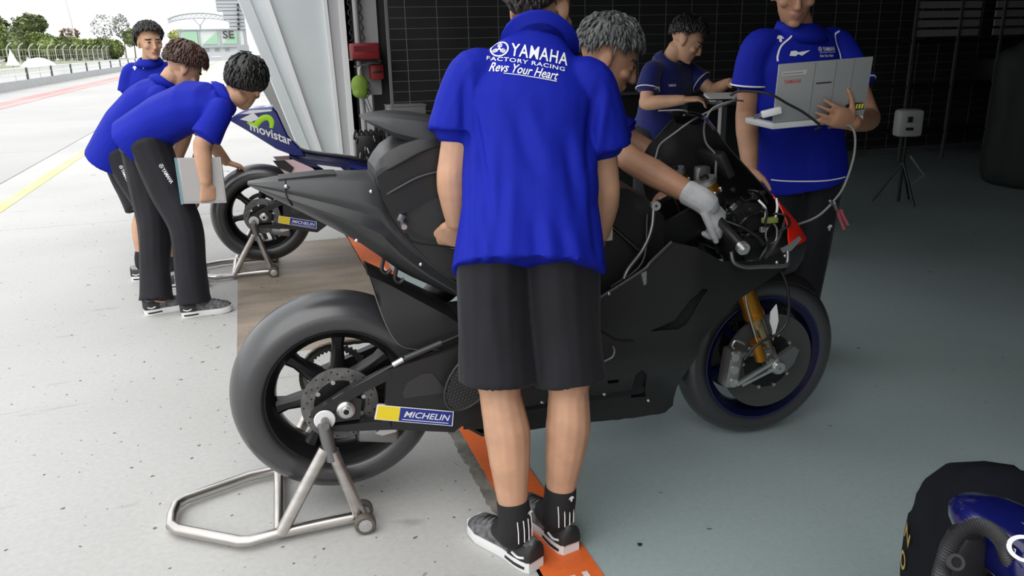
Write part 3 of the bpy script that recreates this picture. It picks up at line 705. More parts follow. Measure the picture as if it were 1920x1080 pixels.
for k in range(16):
    p = Vector((rnd.uniform(1.20, 1.36), rnd.uniform(-.15, -.02), rnd.uniform(.76, .90)))
    MB().box(p, (rnd.uniform(.012, .024), .012, rnd.uniform(.008, .018)), Matrix.Rotation(rnd.uniform(-1, 1), 3, 'Y'), .002).build('connector', rnd.choice((BLKP, BLKM, GREYM, SILV, BLKP)), B)
MB().box((1.383, -.105, .795), (.05, .022, .018), None, .003).build('green_connector', mat('olive_green', (.22, .26, .06), .5), B)
for dx in (-.016, .02): link_pts(B, 'connector_wire', [(1.383+dx, -.105, .80), (1.383+dx*1.2, -.105, .835), (1.375+dx*1.8, -.09, .86)], .004, WHT)
link_pts(B, 'wire_loop', [(1.383, -.11, .785), (1.365, -.115, .755), (1.375, -.12, .725), (1.40, -.12, .73), (1.405, -.115, .765), (1.395, -.11, .785)], .004, GREYM)
link_pts(B, 'nose_stay', [(1.345, -.15, .685), (1.39, -.13, .715), (1.43, -.105, .755), (1.47, -.07, .80)], .006, GREYM)
MB().prism([(1.41, .695), (1.44, .70), (1.475, .735), (1.465, .745), (1.43, .722), (1.40, .71)], -.15, -.146).build('stay_bracket', SILV, B)
for a_, b_ in (((.80, -.15, .85), (.96, -.17, .70)), ((.93, -.16, .86), (.80, -.20, .66))):
    link_pts(B, 'hose', [a_, (Vector(a_)+Vector(b_))/2+Vector((.03, -.03, -.03)), b_], .006, BLKM)
link_pts(B, 'steel_cable', [(.95, -.16, .88), (.935, -.18, .82), (.90, -.20, .765), (.845, -.22, .715), (.83, -.225, .69)], .006, GREYM)
MB().box((.80, -.165, .815), (.035, .01, .045), None, .003).build('paper_tag', mat('tag_paper', (.55, .52, .42), .8), B)
MB().lathe([(.004, -.01), (.014, -.01), (.014, .01), (.004, .01)], (.955, -.16, .885), (.2, 1, 0), 18).build('cable_nut', SILV, B)
for p in ((1.02, .02, .99), (1.03, -.01, .97), (1.05, .03, .985)): MB().box(p, (.02, .02, .012), Matrix.Rotation(.6, 3, 'Z'), .003).build('connector', SILV, B)

# ------------------------------------------------------------------ paddock stands
def stand(name, loc, rz, label):
    S = empty(name, loc, rz, label, 'paddock stand', 'steel paddock stands'); z = .028; r = .0165
    fr = [(.025, .185, z), (-.205, .18, z), (-.30, .165, z), (-.485, .085, z), (-.508, .055, z), (-.512, 0, z), (-.508, -.055, z), (-.485, -.085, z), (-.31, -.20, z), (-.285, -.205, z), (-.205, -.19, z), (.025, -.175, z)]
    MB().tube(fr, r, 14).build('frame_tube', STEEL, S, ang=60)
    MB().cyl((-.205, .18, z), (-.205, -.19, z), r).build('cross_tube', STEEL, S)
    for s in (-1, 1):
        y = .19*s; yy = .192*s
        MB().tube([(-.20, yy, z), (-.055, y, .272)], r*1.1, 14).build('front_strut', STEEL, S)
        MB().tube([(.022, yy, z+.02), (-.035, y, .262)], r*1.1, 14).build('rear_strut', STEEL, S)
        MB().tube([(-.038, y, .235), (-.046, y, .29), (-.052, y, .345)], .019, 14).build('socket_tube', GREYM, S)
        MB().lathe([(.0, -.004), (.028, -.004), (.03, 0), (.028, .004), (.0, .004)], (-.048, .166*s, .348), (0, 1, 0), 32).build('white_collar', WHT, S)
        MB().cyl((-.048, .16*s, .348), (-.048, .21*s, .348), .011).build('support_pin', GREYM, S)
        for off in (-.225, -.15):
            w = MB().lathe([(.008, -.013), (.027, -.013), (.031, -.008), (.031, .008), (.027, .013), (.008, .013)], (.035, off*s, .032), (0, 1, 0), 32).build('wheel', mat('stand_wheel', (.10, .085, .07), .5), S)
            MB().lathe([(0, -.0145), (.014, -.0145), (.020, -.0135), (.020, .0135), (.014, .0145), (0, .0145)], (.035, off*s, .032), (0, 1, 0), 10).build('wheel_hub', SILV, w)
        MB().cyl((.035, -.24*s, .032), (.035, -.14*s, .032), .007).build('wheel_axle', SILV, S)
    return S
stand('paddock_stand', (.165, 2.25, 0), radians(-2.36), 'brushed steel paddock stand under the black motorcycle rear wheel')
stand('paddock_stand', (.02, 5.15, 0), radians(-2.4), 'steel paddock stand under the far blue motorcycle rear wheel')

# ------------------------------------------------------------------ the blue bike behind
C2 = empty('racing_motorcycle', (.02, 5.15, 0), radians(-2.4), 'blue and white racing motorcycle without its fairing, by the white pillar', 'motorcycle', 'racing motorcycles')
rear_wheel(C2); swingarm(C2); chain(C2)
# tall tail
t2 = [(-.13, .955), (-.02, 1.012), (.135, 1.02), (.155, .985), (.205, .84), (.29, .735), (.30, .71), (.24, .715), (.13, .765), (-.05, .90)]
tail = MB().rings([[Vector((.08+(x-.08)*k, y, .86+(z-.86)*k)) for x, z in t2] for y, k in ((-.10, .93), (-.085, 1), (.085, 1), (.10, .93))]).build('tail_cowl', BLUEG, C2, ang=30, label='tall blue tail cowl with sponsor print')
def tp2(u, v, o=.0015): return Vector((u, -.1005-o, v))
MB().prism([(-.05, .985), (.0, 1.004), (.125, 1.005), (.125, .995), (.0, .985)], -.1035, -.10).build('white_stripe', PRINTW, tail)
MB().prism([(-.06, .955), (.02, .99), (.05, .955), (.0, .935)], -.1035, -.10).build('white_flash', PRINTW, tail)
mw = [(-.02, .938), (.02, .915), (.045, .938), (.075, .957), (.105, .955), (.118, .93), (.112, .895)]
MB().tube([Vector((x, -.1015, z)) for x, z in mw], [.008, .017, .017, .017, .017, .015, .010], 8, 5).xf(Matrix.Translation((0, -.1015, 0)) @ Matrix.Diagonal((1, .12, 1, 1)) @ Matrix.Translation((0, .1015, 0))).build('green_wave', LIME, tail)
tt = text2d('movistar', .075, .0015, 0, 1.); m_ = MB(); flat(m_, tt, lambda u, v: (lambda s_: Vector((.105+u*.88, -.1035, .862-(u)*.40+v)))(0)); m_.build('sponsor_lettering', PRINTW, tail, ang=0, recalc=False)
loft_x([(.20, .68, .80, .09), (.30, .62, .74, .10), (.42, .60, .715, .11), (.55, .575, .69, .115), (.68, .56, .66, .11), (.76, .54, .64, .10)], tp, 'seat_unit', NAVY, C2, 30)
MB().prism([(.36, .66), (.50, .635), (.56, .58), (.50, .565), (.44, .60)], -.119, -.10).build('white_flash', PRINTW, C2)
MB().prism([(.55, .66), (.70, .615), (.73, .585), (.56, .63)], -.128, -.10).build('blue_cover', BLUEG, C2)
link_pts(C2, 'rail_edge', [(.20, -.085, .80), (.30, -.09, .745), (.50, -.10, .705), (.66, -.10, .675)], .008, BLKP)
MB().box((.69, 0, .74), (.17, .2, .17), None, .02).build('battery_box', BLKM, C2)
rnd = random.Random(9)
for k in range(9):
    p = Vector((rnd.uniform(.60, .78), -.105, rnd.uniform(.64, .84))); MB().caps(p, p+Vector((rnd.uniform(-.01, .01), 0, rnd.uniform(.01, .03))), .006, .006, 8).build('fitting', rnd.choice((SILV, BLKM, GREYM)), C2)
for k in range(7):
    x = .60+.03*k; link_pts(C2, 'hose', [(x, -.08, .80), (x+.01, -.10, .855), (x+.03, -.09, .83), (x+.05, -.06, .78)], .006, BLKP)
hz = [(.10, .70), (.16, .62), (.24, .56), (.34, .545), (.40, .56), (.33, .64), (.22, .70)]
for s in (-1, 1): solid(sheet(hz, lambda x, z, s=s: Vector((x, s*.10, z)), .03), 'hugger_skin', PINKW, .003, C2)
MB().prism([(.10, .70), (.13, .655), (.20, .62), (.22, .65), (.17, .70)], -.106, -.10).build('hugger_edge', BLKP, C2)
MB().box((.72, 0, .42), (.5, .28, .36), None, .04).build('engine', BLKM, C2)
for s in (-1, 1): MB().bar((.45, .13*s, .50), (1.10, .085*s, .72), .04, .08, bev=.01).build('frame_beam', BLKM, C2)
c2c = (1.432, 0, .297)
f2 = MB().lathe([(.218, -.047), (.218, -.058), (.198, -.05), (.186, -.02), (.186, .02), (.198, .05), (.218, .058), (.218, .047), (.204, .02), (.204, -.02)], c2c, ax, 48).build('front_wheel', RIMBLUE, C2, ang=35)
MB().lathe(prof, c2c, ax, 56).build('tyre', TYRE, f2, ang=50)
MB().lathe([(.01, -.08), (.17, -.08), (.17, .08), (.01, .08)], c2c, ax, 40).build('brake_disc', CDISC, f2)
for s in (-1, 1): MB().cyl((1.20, .1*s, .80), (1.432, .1*s, .297), .026).build('fork_tube', GOLD, C2)

# ================================================================== people
SKIN = mat('skin', (.50, .285, .18), .5, var=.10, vscale=14, spec=.35)
SKIN2 = mat('skin_tan', (.36, .19, .115), .5, var=.10, vscale=14, spec=.35)
LIP = mat('lip', (.36, .15, .12), .45)
BROW = mat('brow_hair', (.02, .016, .014), .7)
ROYAL = mat('royal_blue_polyester', (.007, .015, .30), .7, var=.05, vscale=4, bump=.12, bscale=500, spec=.12)
NAVYF = mat('navy_polyester_shaded', (.006, .010, .12), .65, var=.08, vscale=4, sheen=.2, spec=.3)  # navy made deeper, the dark garage's shade is put into the cloth colour
BLKF = mat('black_fabric', (.010, .010, .0135), .7, var=.15, vscale=5, bump=.12, bscale=400, sheen=.06, spec=.25)
SOCK = mat('black_sock', (.008, .008, .009), .85, bump=.3, bscale=300)
SHOEU = mat('grey_mesh_upper', (.10, .10, .105), .75, var=.5, vscale=60)
SHOEB = mat('black_overlay', (.015, .015, .016), .6)
SHOEG = mat('light_mesh', (.30, .29, .29), .8, var=.3, vscale=80)
SOLE = mat('white_sole', (.72, .72, .71), .6)
HAIRB = mat('black_hair', (.012, .011, .010), .45, bump=.8, bscale=90, stretch=(1, 1, .25))
HAIRBR = mat('brown_hair', (.055, .024, .014), .42, bump=.8, bscale=90, stretch=(1, 1, .25))
HAIRG = mat('grey_hair', (.14, .145, .145), .5, col2=(.02, .02, .02), vscale=60, bump=1., bscale=90, stretch=(1, 1, .3))
HAIRD = mat('dark_brown_hair', (.028, .022, .019), .5, bump=.8, bscale=110, stretch=(1, 1, .25))
GLOVE = mat('grey_glove', (.40, .40, .41), .8, var=.12, vscale=20, bump=.4, bscale=260)
EYE = mat('eye_dark', (.01, .008, .007), .2)

def head_frame(center, face, up=(0, 0, 1)):
    f = V(face).normalized(); l = V(up).cross(f).normalized(); u = f.cross(l)     # x = person's left
    return Matrix(((l.x, f.x, u.x, center[0]), (l.y, f.y, u.y, center[1]), (l.z, f.z, u.z, center[2]), (0, 0, 0, 1)))

def add_head(mb, H, s=1.):
    h = MB()
    h.ball((0, -.012, .038), (.077, .096, .088), n=24, m=16)
    rg = []
    for z, y, a, b in ((.055, .012, .071, .078), (.02, .016, .070, .080), (-.02, .020, .066, .074), (-.055, .026, .058, .064), (-.085, .036, .045, .052), (-.105, .046, .030, .040), (-.114, .052, .016, .024)):
        rg.append([Vector((a*cos(t)*(1 if sin(t) < 0 else 1), y+b*sin(t), z)) for t in [2*pi*k/24 for k in range(24)]])
    h.rings(rg)
    h.caps((0, .094, .018), (0, .113, -.030), .007, .011); h.ball((0, .108, -.034), (.018, .012, .009))
    h.ball((-.031, .082, .030), (.024, .014, .008)); h.ball((.031, .082, .030), (.024, .014, .008))
    for sx in (-1, 1):
        h.ball((sx*.043, .068, -.022), (.022, .022, .018))
        h.ball((sx*.077, -.012, -.004), (.009, .021, .033), Matrix.Rotation(-.35*sx, 3, 'Z') @ Matrix.Rotation(.2, 3, 'X'))
        h.ball((sx*.0755, -.004, -.030), (.007, .010, .012))
        h.ball((sx*.031, .078, .004), (.017, .014, .011))
    h.ball((0, .089, -.058), (.025, .011, .0065)); h.ball((0, .087, -.070), (.021, .011, .007)); h.ball((0, .082, -.098), (.022, .014, .014))
    h.xf(H @ Matrix.Scale(s, 4)); mb.v_off = len(mb.v); mb.add(h.v, h.f)

def hair_mesh(H, m, s=1., front=58, side=92, back=122, vol=.013, top=.012, rough=.004, sweep=0.):
    h = MB(); na, nt = 56, 18; rg = []
    for i in range(nt+1):
        r_ = []
        for k in range(na):
            a = 2*pi*k/na; fy = sin(a)            # a = 90 deg is the face
            w = .5+.5*fy; lim = lerp(back, side, sstep(w*2)) if w < .5 else lerp(side, front, sstep((w-.5)*2.4))
            lim += 5*noise.noise((cos(a)*3, sin(a)*3, 5))*1.0
            th = radians(lim)*min(1., i/(nt-2)); 
            off = vol if i <= nt-2 else (vol*.4 if i == nt-1 else -.012)
            n3 = Vector((sin(th)*cos(a), sin(th)*sin(a), cos(th)))
            off += top*max(0, n3.z)+rough*noise.noise((n3.x*9+sweep*n3.z, n3.y*9, n3.z*3))+rough*.8*noise.noise((n3.x*26, n3.y*26, n3.z*6))
            r_.append(Vector((n3.x*(.078+off), -.012+n3.y*(.097+off), .038+n3.z*(.089+off))))
        rg.append(r_)
    h.rings(rg[1:]); h.add([Vector((0, -.012, .038+.089+vol+top))]+rg[1], [(0, k+1, (k+1) % na+1) for k in range(na)])
    rn = random.Random(int(vol*1e5)+int(front)); cr = Vector((0, -.35, 1)).normalized()
    for _ in range(420):
        a = rn.uniform(0, 2*pi); fy = sin(a); w = .5+.5*fy; lim = lerp(back, side, sstep(w*2)) if w < .5 else lerp(side, front, sstep((w-.5)*2.4))
        th = radians(lim)*sqrt(rn.uniform(.02, 1.0)); n3 = Vector((sin(th)*cos(a), sin(th)*sin(a), cos(th))); tg = n3-cr*n3.dot(cr)*1.0; tg = (tg-n3*tg.dot(n3)); tg = tg.normalized() if tg.length > .05 else Vector((rn.uniform(-1, 1), 1, 0)).normalized()
        tg = (tg+Vector((rn.uniform(-.35, .35), rn.uniform(-.35, .35), 0))).normalized(); L_ = rn.uniform(.025, .045)*(1 if lim > 70 else .8)
        def sp_(q, e): q = q.normalized(); return Vector((q.x*(.078+e), -.012+q.y*(.097+e), .038+q.z*(.089+e)))
        e0 = vol+top*max(0, n3.z)-.004; pts = [sp_(n3, e0), sp_(n3+tg*L_*4, e0+.006+rn.uniform(0, .004)), sp_(n3+tg*L_*9, e0+.004+rn.uniform(-.003, .006))]
        h.tube(pts, [.006, .0055, .0008], 5, 2)
    h.xf(H @ Matrix.Scale(s, 4)); return h

def add_hand(mb, wr, d, nrm, side, curl=(.5, .6, .4), spread=.06, thumb=(.7, .5), s=1., r=.0082):
    # d: wrist to knuckles, nrm: out of the back of the hand, side: towards the thumb
    d = V(d).normalized(); nrm = V(nrm); nrm = (nrm-d*nrm.dot(d)).normalized(); t = nrm.cross(d).normalized()
    if t.dot(V(side)) < 0: t = -t
    wr = V(wr)
    rg = []
    for u, a, b, o in ((-.012, .024, .018, 0), (.01, .028, .018, 0), (.035, .036, .0165, .003), (.065, .041, .015, .002), (.085, .040, .012, 0), (.092, .034, .008, 0)):
        c = wr+d*u*s+t*o; rg.append([c+t*a*s*cos(q)+nrm*b*s*sin(q) for q in [2*pi*k/16 for k in range(16)]])
    mb.rings(rg)
    for i, (o, L) in enumerate(((.030, .072), (.010, .080), (-.010, .075), (-.029, .060))):
        p = wr+d*.083*s+t*o*s; dd = (d+t*spread*(1.5-i)).normalized(); n_ = nrm.copy(); a = 0
        for k, (f, cu) in enumerate(((.45, curl[0]), (.30, curl[1]), (.25, curl[2]))):
            a += cu; e = dd*cos(a)-n_*sin(a); q = p+e*L*f*s; mb.caps(p, q, r*s*(1-.08*k), r*s*(1-.08*(k+1)), 10); p = q
    p = wr+d*.022*s+t*.028*s; e = (d*cos(thumb[0])+t*sin(thumb[0])-nrm*.25).normalized(); q = p+e*.038*s; mb.caps(p, q, .013*s, .0105*s, 10)
    e2 = (e*cos(thumb[1])+(d-nrm*.5).normalized()*sin(thumb[1])).normalized(); q2 = q+e2*.030*s; mb.caps(q, q2, .0105*s, .0095*s, 10)
    mb.caps(q2, q2+(e2+d*.3).normalized()*.022*s, .0095*s, .008*s, 10)

def torso_rings(spine, sides, ab, n=28, ex=2.3):
    # spine centres, side vectors, (half width, half depth) per station
    rg = []
    for i, (c, sv, (a, b)) in enumerate(zip(spine, sides, ab)):
        t = (spine[min(i+1, len(spine)-1)]-spine[max(i-1, 0)]).normalized()
        sv = (sv-t*sv.dot(t)).normalized(); f = t.cross(sv); r_ = []
        for k in range(n):
            q = 2*pi*k/n; cx, sx = cos(q), sin(q)
            r_.append(c+sv*a*math.copysign(abs(cx)**(2/ex), cx)+f*b*math.copysign(abs(sx)**(2/ex), sx))
        rg.append(r_)
    return rg

def shoe(par, heel, toe, base, up=None, kind=0, z0=0.):
    heel, toe = V(heel), V(toe); x = (toe-heel); L = x.length; x.normalize(); y = Vector((0, 0, 1)).cross(x); 
    def P(u, v, w): return heel+x*u*L+y*v+Vector((0, 0, z0+w))-base
    st = [(-.02, .026), (.03, .035), (.15, .039), (.35, .036), (.55, .043), (.75, .050), (.9, .042), (.98, .024)]
    def outline(k=1., dx=0.):
        return [(u, w*k) for u, w in st]+[(u, -w*k) for u, w in reversed(st)]
    sole_z = lambda u: .030+.006*(1-u)+(.012*max(0, (u-.8)/.2))
    so = MB(); o = outline()
    so.rings([[P(u, v*.93, .001 if u < .85 else .010*(u-.85)/.13) for u, v in o], [P(u, v*1.02, .010+(.008*max(0, (u-.85)/.13))) for u, v in o], [P(u, v*1.0, sole_z(u)) for u, v in o]])
    upr = MB(); rg = []
    top = lambda u: interp([(-.02, .100), (.12, .098), (.3, .108), (.42, .102), (.6, .080), (.75, .068), (.9, .056), (.98, .040)], u)
    for u, w in st:
        zt = top(u); a = w*.96; zs = sole_z(u)-.006
        r_ = []
        for k in range(15):
            q = pi*k/14; r_.append(P(u, a*cos(q)*(1-.28*sin(q)**2*(u < .5)), zs+(zt-zs)*sin(q)**.8))
        rg.append(r_)
    upr.rings(rg)
    s = upr.build('shoe', SHOEU if kind == 0 else SHOEG, par, ang=70)
    so.build('sole', SOLE, s, ang=50)
    # heel counter, dark sole accent, laces
    hc = MB(); hc.rings([[P(u, w*1.0*cos(q)*(1-.2*sin(q)**2), sole_z(u)+(top(u)*.92-sole_z(u))*sin(q)**.8) for q in [pi*k/14 for k in range(15)]] for u, w in ((-.035, .024), (-.01, .033), (.06, .0375), (.18, .0395), (.26, .039))])
    hc.build('heel_counter', SHOEB, s, ang=70)
    ac = MB()
    for sg in (-1, 1):
        ac = MB(); ac.rings([[P(u, sg*(w*1.02+.0015), zz) for zz in (.014, .022)]+[P(u, sg*(w*1.02-.004), zz) for zz in (.022, .014)] for u, w in ((.02, .034), (.08, .0375), (.15, .039), (.30, .0365))]); ac.build('sole_accent', SHOEB, s, ang=30)
    for k in range(5):
        u = .42+.075*k; MB().tube([P(u, -.022, top(u)*.88), P(u+.01, 0, top(u)+.003), P(u+.02, .022, top(u)*.88)], .0028, 6, 3).build('lace', SHOEB, s)
    for sg in (-1, 1): MB().tube([P(.02, sg*.034, .050), P(.10, sg*.0385, .044), P(.18, sg*.040, .050)], .0035, 6, 3).build('side_stripe', SOLE, s)
    return s

def fold(amp, sc, seed=0., ax=None):
    ax = V(ax).normalized() if ax is not None else Vector((0, 0, 1))
    def f(p, n):
        h = p.dot(ax); q = p-ax*h
        v = noise.noise(Vector((q.x*sc+seed, q.y*sc, q.z*sc+h*sc*.30)))
        w = noise.noise(Vector((q.x*sc*2.3+seed+9, q.y*sc*2.3, q.z*sc*2.3+h*sc*.6)))
        return amp*(v*.9+(.5-abs(v))*.35+w*.35)
    return f

def person(label, base, J, top=ROYAL, legs='shorts', legm=BLKF, skin=SKIN, hair=HAIRB, hp={}, face=(1, 0, 0), hup=(0, 0, 1), hs=1., voxel=.006, hands={}, sleeve=.62, wf=None, hem=.10, shoes=0, sockm=SOCK, glove=(), fseed=0., spine=None, cl_vox=.007, folds=.006, sl_r=1., arms='LR', legw=1., extra=None, crease=(), piping=False):
    base = V(base); A = empty('person', base, 0, label, 'person', None)
    J = {k: V(v) for k, v in J.items()}
    sv = (J['shL']-J['shR']).normalized(); hv = (J['hipL']-J['hipR']).normalized()
    sh = (J['shL']+J['shR'])/2; hip = (J['hipL']+J['hipR'])/2
    pel, chest, neck = J['pel'], J['chest'], J['neck']; waist = J.get('waist', (pel+chest)/2)
    SW = (J['shL']-J['shR']).length/2
    # ---- body: one skin
    b = MB(); H = head_frame(J['head'], face, hup)
    add_head(b, H, hs)
    nb = H @ Vector((0, -.025, -.055))
    b.limb([neck-(nb-neck)*.35, neck, neck.lerp(nb, .6), nb], [.05, .056, .054, .054])
    sp = [hip, pel, waist, chest, chest.lerp(sh, .75), neck]
    b.rings(torso_rings(sp, [hv, hv, hv.lerp(sv, .5), sv, sv, sv], [(.13, .09), (.145, .10), (.13, .09), (.145, .10), (.115, .055), (.05, .045)]))
    for s in 'LR':
        S_, E_, W_ = J['sh'+s], J.get('el'+s), J.get('wr'+s)
        if E_ is not None:
            b.limb([sh.lerp(S_, .75), S_, S_.lerp(E_, .5), E_], [.042, .044, .045, .041]); 
            b.limb([E_+(S_-E_)*.1, E_, E_.lerp(W_, .3), E_.lerp(W_, .7), W_], [.041, .041, .044, .036, .028])
            if s in hands and s not in glove: add_hand(b, W_, **hands[s])
        Hh, K, An = J['hip'+s], J['kn'+s], J['an'+s]; cd = (J['heel'+s]-J['toe'+s]).normalized()
        b.limb([hip.lerp(Hh, .6)+Vector((0, 0, .05)), Hh, Hh.lerp(K, .5), K], [.08, .088*legw, .076*legw, .056*legw])
        b.limb([K+(Hh-K)*.1, K, K.lerp(An, .28)+cd*.012, K.lerp(An, .5)+cd*.008, K.lerp(An, .8), An], [.056*legw, .053*legw, .061*legw, .054*legw, .040*legw, .038])
        b.limb([An, An.lerp(J['toe'+s], .4)-Vector((0, 0, .012)), J['toe'+s]+Vector((0, 0, .032))-(J['toe'+s]-J['heel'+s])*.2], [.036, .022, .012])
    mats = [skin, LIP, BROW]
    me = fuse(b, mats, voxel, 3, name='body')
    Hi = (H @ Matrix.Scale(hs, 4)).inverted(); idx = []
    for p in me.polygons:
        q = Hi @ p.center; k = 0
        if abs(q.x) < .075 and -.2 < q.z < .2 and q.y > .05:
            if ((q.x/.025)**2+((q.z+.064)/.012)**2) < 1 and q.y > .085: k = 1
            elif .024 < q.z < .034 and .012 < abs(q.x) < .052: k = 2
        idx.append(k)
    me.polygons.foreach_set('material_index', idx)
    body = link('body', shift(me, base), A)
    for sx in (-1, 1):
        e = MB().ball((sx*.031, .0895, .008), (.012, .005, .0048), n=12, m=8).xf(H @ Matrix.Scale(hs, 4)); e.xf(Matrix.Translation(-base)); e.build('eye', EYE, A)
    hm = hair_mesh(H, hair, hs, **hp); hm.xf(Matrix.Translation(-base)); hm.build('hair', hair, A, ang=180)
    # ---- shirt
    w = dict(hem=(.182, .146), pel=(.178, .138), waist=(.172, .125), chest=(.182, .125), arm=(SW+.005, .115), sh=(SW-.02, .075), neck=(.072, .068))
    w.update(wf or {})
    t = MB(); hemc = pel+(pel-waist).normalized()*hem
    sp = spine or [hemc, pel, waist, chest, chest.lerp(sh, .6), sh+(neck-sh)*.35, neck]
    sp = [V(p) for p in sp]
    t.rings(torso_rings(sp, [hv, hv, hv.lerp(sv, .5), sv, sv, sv, sv], [w['hem'], w['pel'], w['waist'], w['chest'], w['arm'], w['sh'], w['neck']]))
    for s in 'LR':
        S_, E_ = J['sh'+s], J.get('el'+s)
        if E_ is None: t.ball(S_, (.07, .07, .07)); continue
        en = S_.lerp(E_, sleeve); dn = (E_-S_).normalized()
        t.limb([sh.lerp(S_, .5), sh.lerp(S_, .88)+Vector((0, 0, .0)), S_.lerp(E_, .25), en-dn*.02], [.055, .060*sl_r, .064*sl_r, .070*sl_r])
        a, bb = perp(dn); t.rings([[p+(a*cos(2*pi*k/18)+bb*sin(2*pi*k/18))*r for k in range(18)] for p, r in ((S_.lerp(E_, .2), .060*sl_r), (en-dn*.03, .071*sl_r), (en, .074*sl_r), (en+dn*.003, .071*sl_r), (en-dn*.01, .05))])
    ax = (sh-hip)
    fo = fold(folds, 9., fseed, ax)
    if crease:
        f0_ = fo; CR = Vector((.952, -.307, 0)); CN = Vector((.307, .952, 0))
        def fo(p, n):
            d = f0_(p, n)*.6
            if n.dot(CN) < .25:
                u, z = p.dot(CR), p.z
                for (u0, z0), (u1, z1), w_, am in crease:
                    L2 = (u1-u0)**2+(z1-z0)**2; t_ = min(1, max(0, ((u-u0)*(u1-u0)+(z-z0)*(z1-z0))/L2)); q_ = math.hypot(u-u0-t_*(u1-u0), z-z0-t_*(z1-z0)); sg = (u-u0-t_*(u1-u0))
                    d += am*(-math.exp(-(q_/w_)**2)+.8*math.exp(-((sg-w_*1.6)/w_)**2)*math.exp(-(max(0, q_-3*w_)/w_)**2))*sin(pi*min(.98, max(.02, t_)))**.5*sstep((z-.80)/.09)
            return d
    sm = fuse(t, top, cl_vox, 5, fo, name='shirt')
    bv = bvh_of(sm)
    shirt = link('shirt', shift(sm, base), A)
    if piping:
        for s in 'LR':
            S_, E_ = J['sh'+s], J['el'+s]; en = S_.lerp(E_, sleeve); dn = (E_-S_).normalized(); a_, b_ = perp(dn)
            MB().tube([en-dn*.006+(a_*cos(q)+b_*sin(q))*.0735*sl_r-base for q in [2*pi*k/24 for k in range(25)]], .0035, 6).build('sleeve_piping', PRINTW, shirt)
    # collar
    cn = nb-neck; cr = MB(); a = sv; f = cn.normalized().cross(a).normalized()
    cr.rings([[neck+cn*h+(a*cos(q)*r*1.05+f*sin(q)*r) for q in [2*pi*k/24 for k in range(24)]] for h, r in ((-.5, .07), (-.12, .074), (.08, .066), (.24, .063), (.26, .068), (.08, .080), (-.16, .094), (-.5, .10))])
    cr.xf(Matrix.Translation(-base)); cr.build('collar', top, shirt, ang=180)
    # ---- bottoms
    q = MB(); sp = [pel.lerp(waist, .1), pel, hip, hip+(hip-pel)*.35]
    q.rings(torso_rings(sp, [hv]*4, [(.145, .095), (.152, .105), (.165, .122), (.15, .12)]))
    for s in 'LR':
        Hh, K, An = J['hip'+s], J['kn'+s], J['an'+s]
        if legs == 'shorts':
            en = Hh.lerp(K, .92); dn = (K-Hh).normalized(); a, bb = perp(dn)
            q.limb([Hh+Vector((0, 0, .03)), Hh.lerp(K, .3), Hh.lerp(K, .6)], [.10*legw, .100*legw, .100*legw])
            q.rings([[p+(a*cos(2*pi*k/20)+bb*sin(2*pi*k/20))*r*legw for k in range(20)] for p, r in ((Hh.lerp(K, .2), .095), (Hh.lerp(K, .6), .100), (en, .106), (en+dn*.003, .102), (en-dn*.012, .075))])
        else:
            en = An+Vector((0, 0, -.015))
            q.limb([Hh+Vector((0, 0, .03)), Hh.lerp(K, .5), K, K.lerp(An, .5), An.lerp(K, .06)], [.105*legw, .096*legw, .084*legw, .080*legw, .080*legw])
            dn = (An-K).normalized(); a, bb = perp(dn)
            q.rings([[p+(a*cos(2*pi*k/20)+bb*sin(2*pi*k/20))*r*legw for k in range(20)] for p, r in ((K.lerp(An, .5), .078), (An.lerp(K, .05), .082), (en, .088), (en+dn*.003, .084), (en-dn*.012, .06))])
    qm = fuse(q, legm, cl_vox, 5, fold(folds*1.1, 8., fseed+4), name='trousers')
    bq = bvh_of(qm)
    trs = link('shorts' if legs == 'shorts' else 'trousers', shift(qm, base), A)
    for s in 'LR':
        An = J['an'+s]; K = J['kn'+s]; dn = (K-An).normalized()
        if legs == 'shorts':
            f_ = (J['toe'+s]-J['heel'+s]).normalized()
            k_ = MB().tube([An.lerp(J['toe'+s], .35)+Vector((0, 0, .0)), An+f_*.012-Vector((0, 0, .02)), An+dn*.03, An+dn*.075, An+dn*.078], [.030, .044, .0445, .0435, .039], 18, 5); k_.xf(Matrix.Translation(-base))
            sk = k_.build('sock', sockm, A, ang=60)
        shoe(A, J['heel'+s], J['toe'+s], base, kind=shoes)
    return A, dict(H=H, shirt=shirt, bv=bv, trs=trs, bq=bq, base=base, J=J, sv=sv)

def decal(par, bv, base, shp, origin, ud, vd, m, name, out=.0022, maxlen=.02, smooth=True):
    # lay a flat print on a garment: project each point along -(u x v) onto the cloth
    ud, vd = V(ud).normalized(), V(vd).normalized(); n = ud.cross(vd).normalized(); origin = V(origin); mb = MB(); vs, fs = wrap2d(shp, maxlen); pts = []
    for u, v in vs:
        p = origin+ud*u+vd*v; hit = bv.ray_cast(p+n*.35, -n, .8)
        pts.append(hit[0]+n*out-base if hit[0] else None)
    fs = [f for f in fs if all(pts[i] is not None for i in f) and max((pts[i]-pts[f[0]]).length for i in f) < maxlen*3]
    mb.add([p if p is not None else Vector((0, 0, 0)) for p in pts], fs); return mb.build(name, m, par, ang=180, recalc=False)

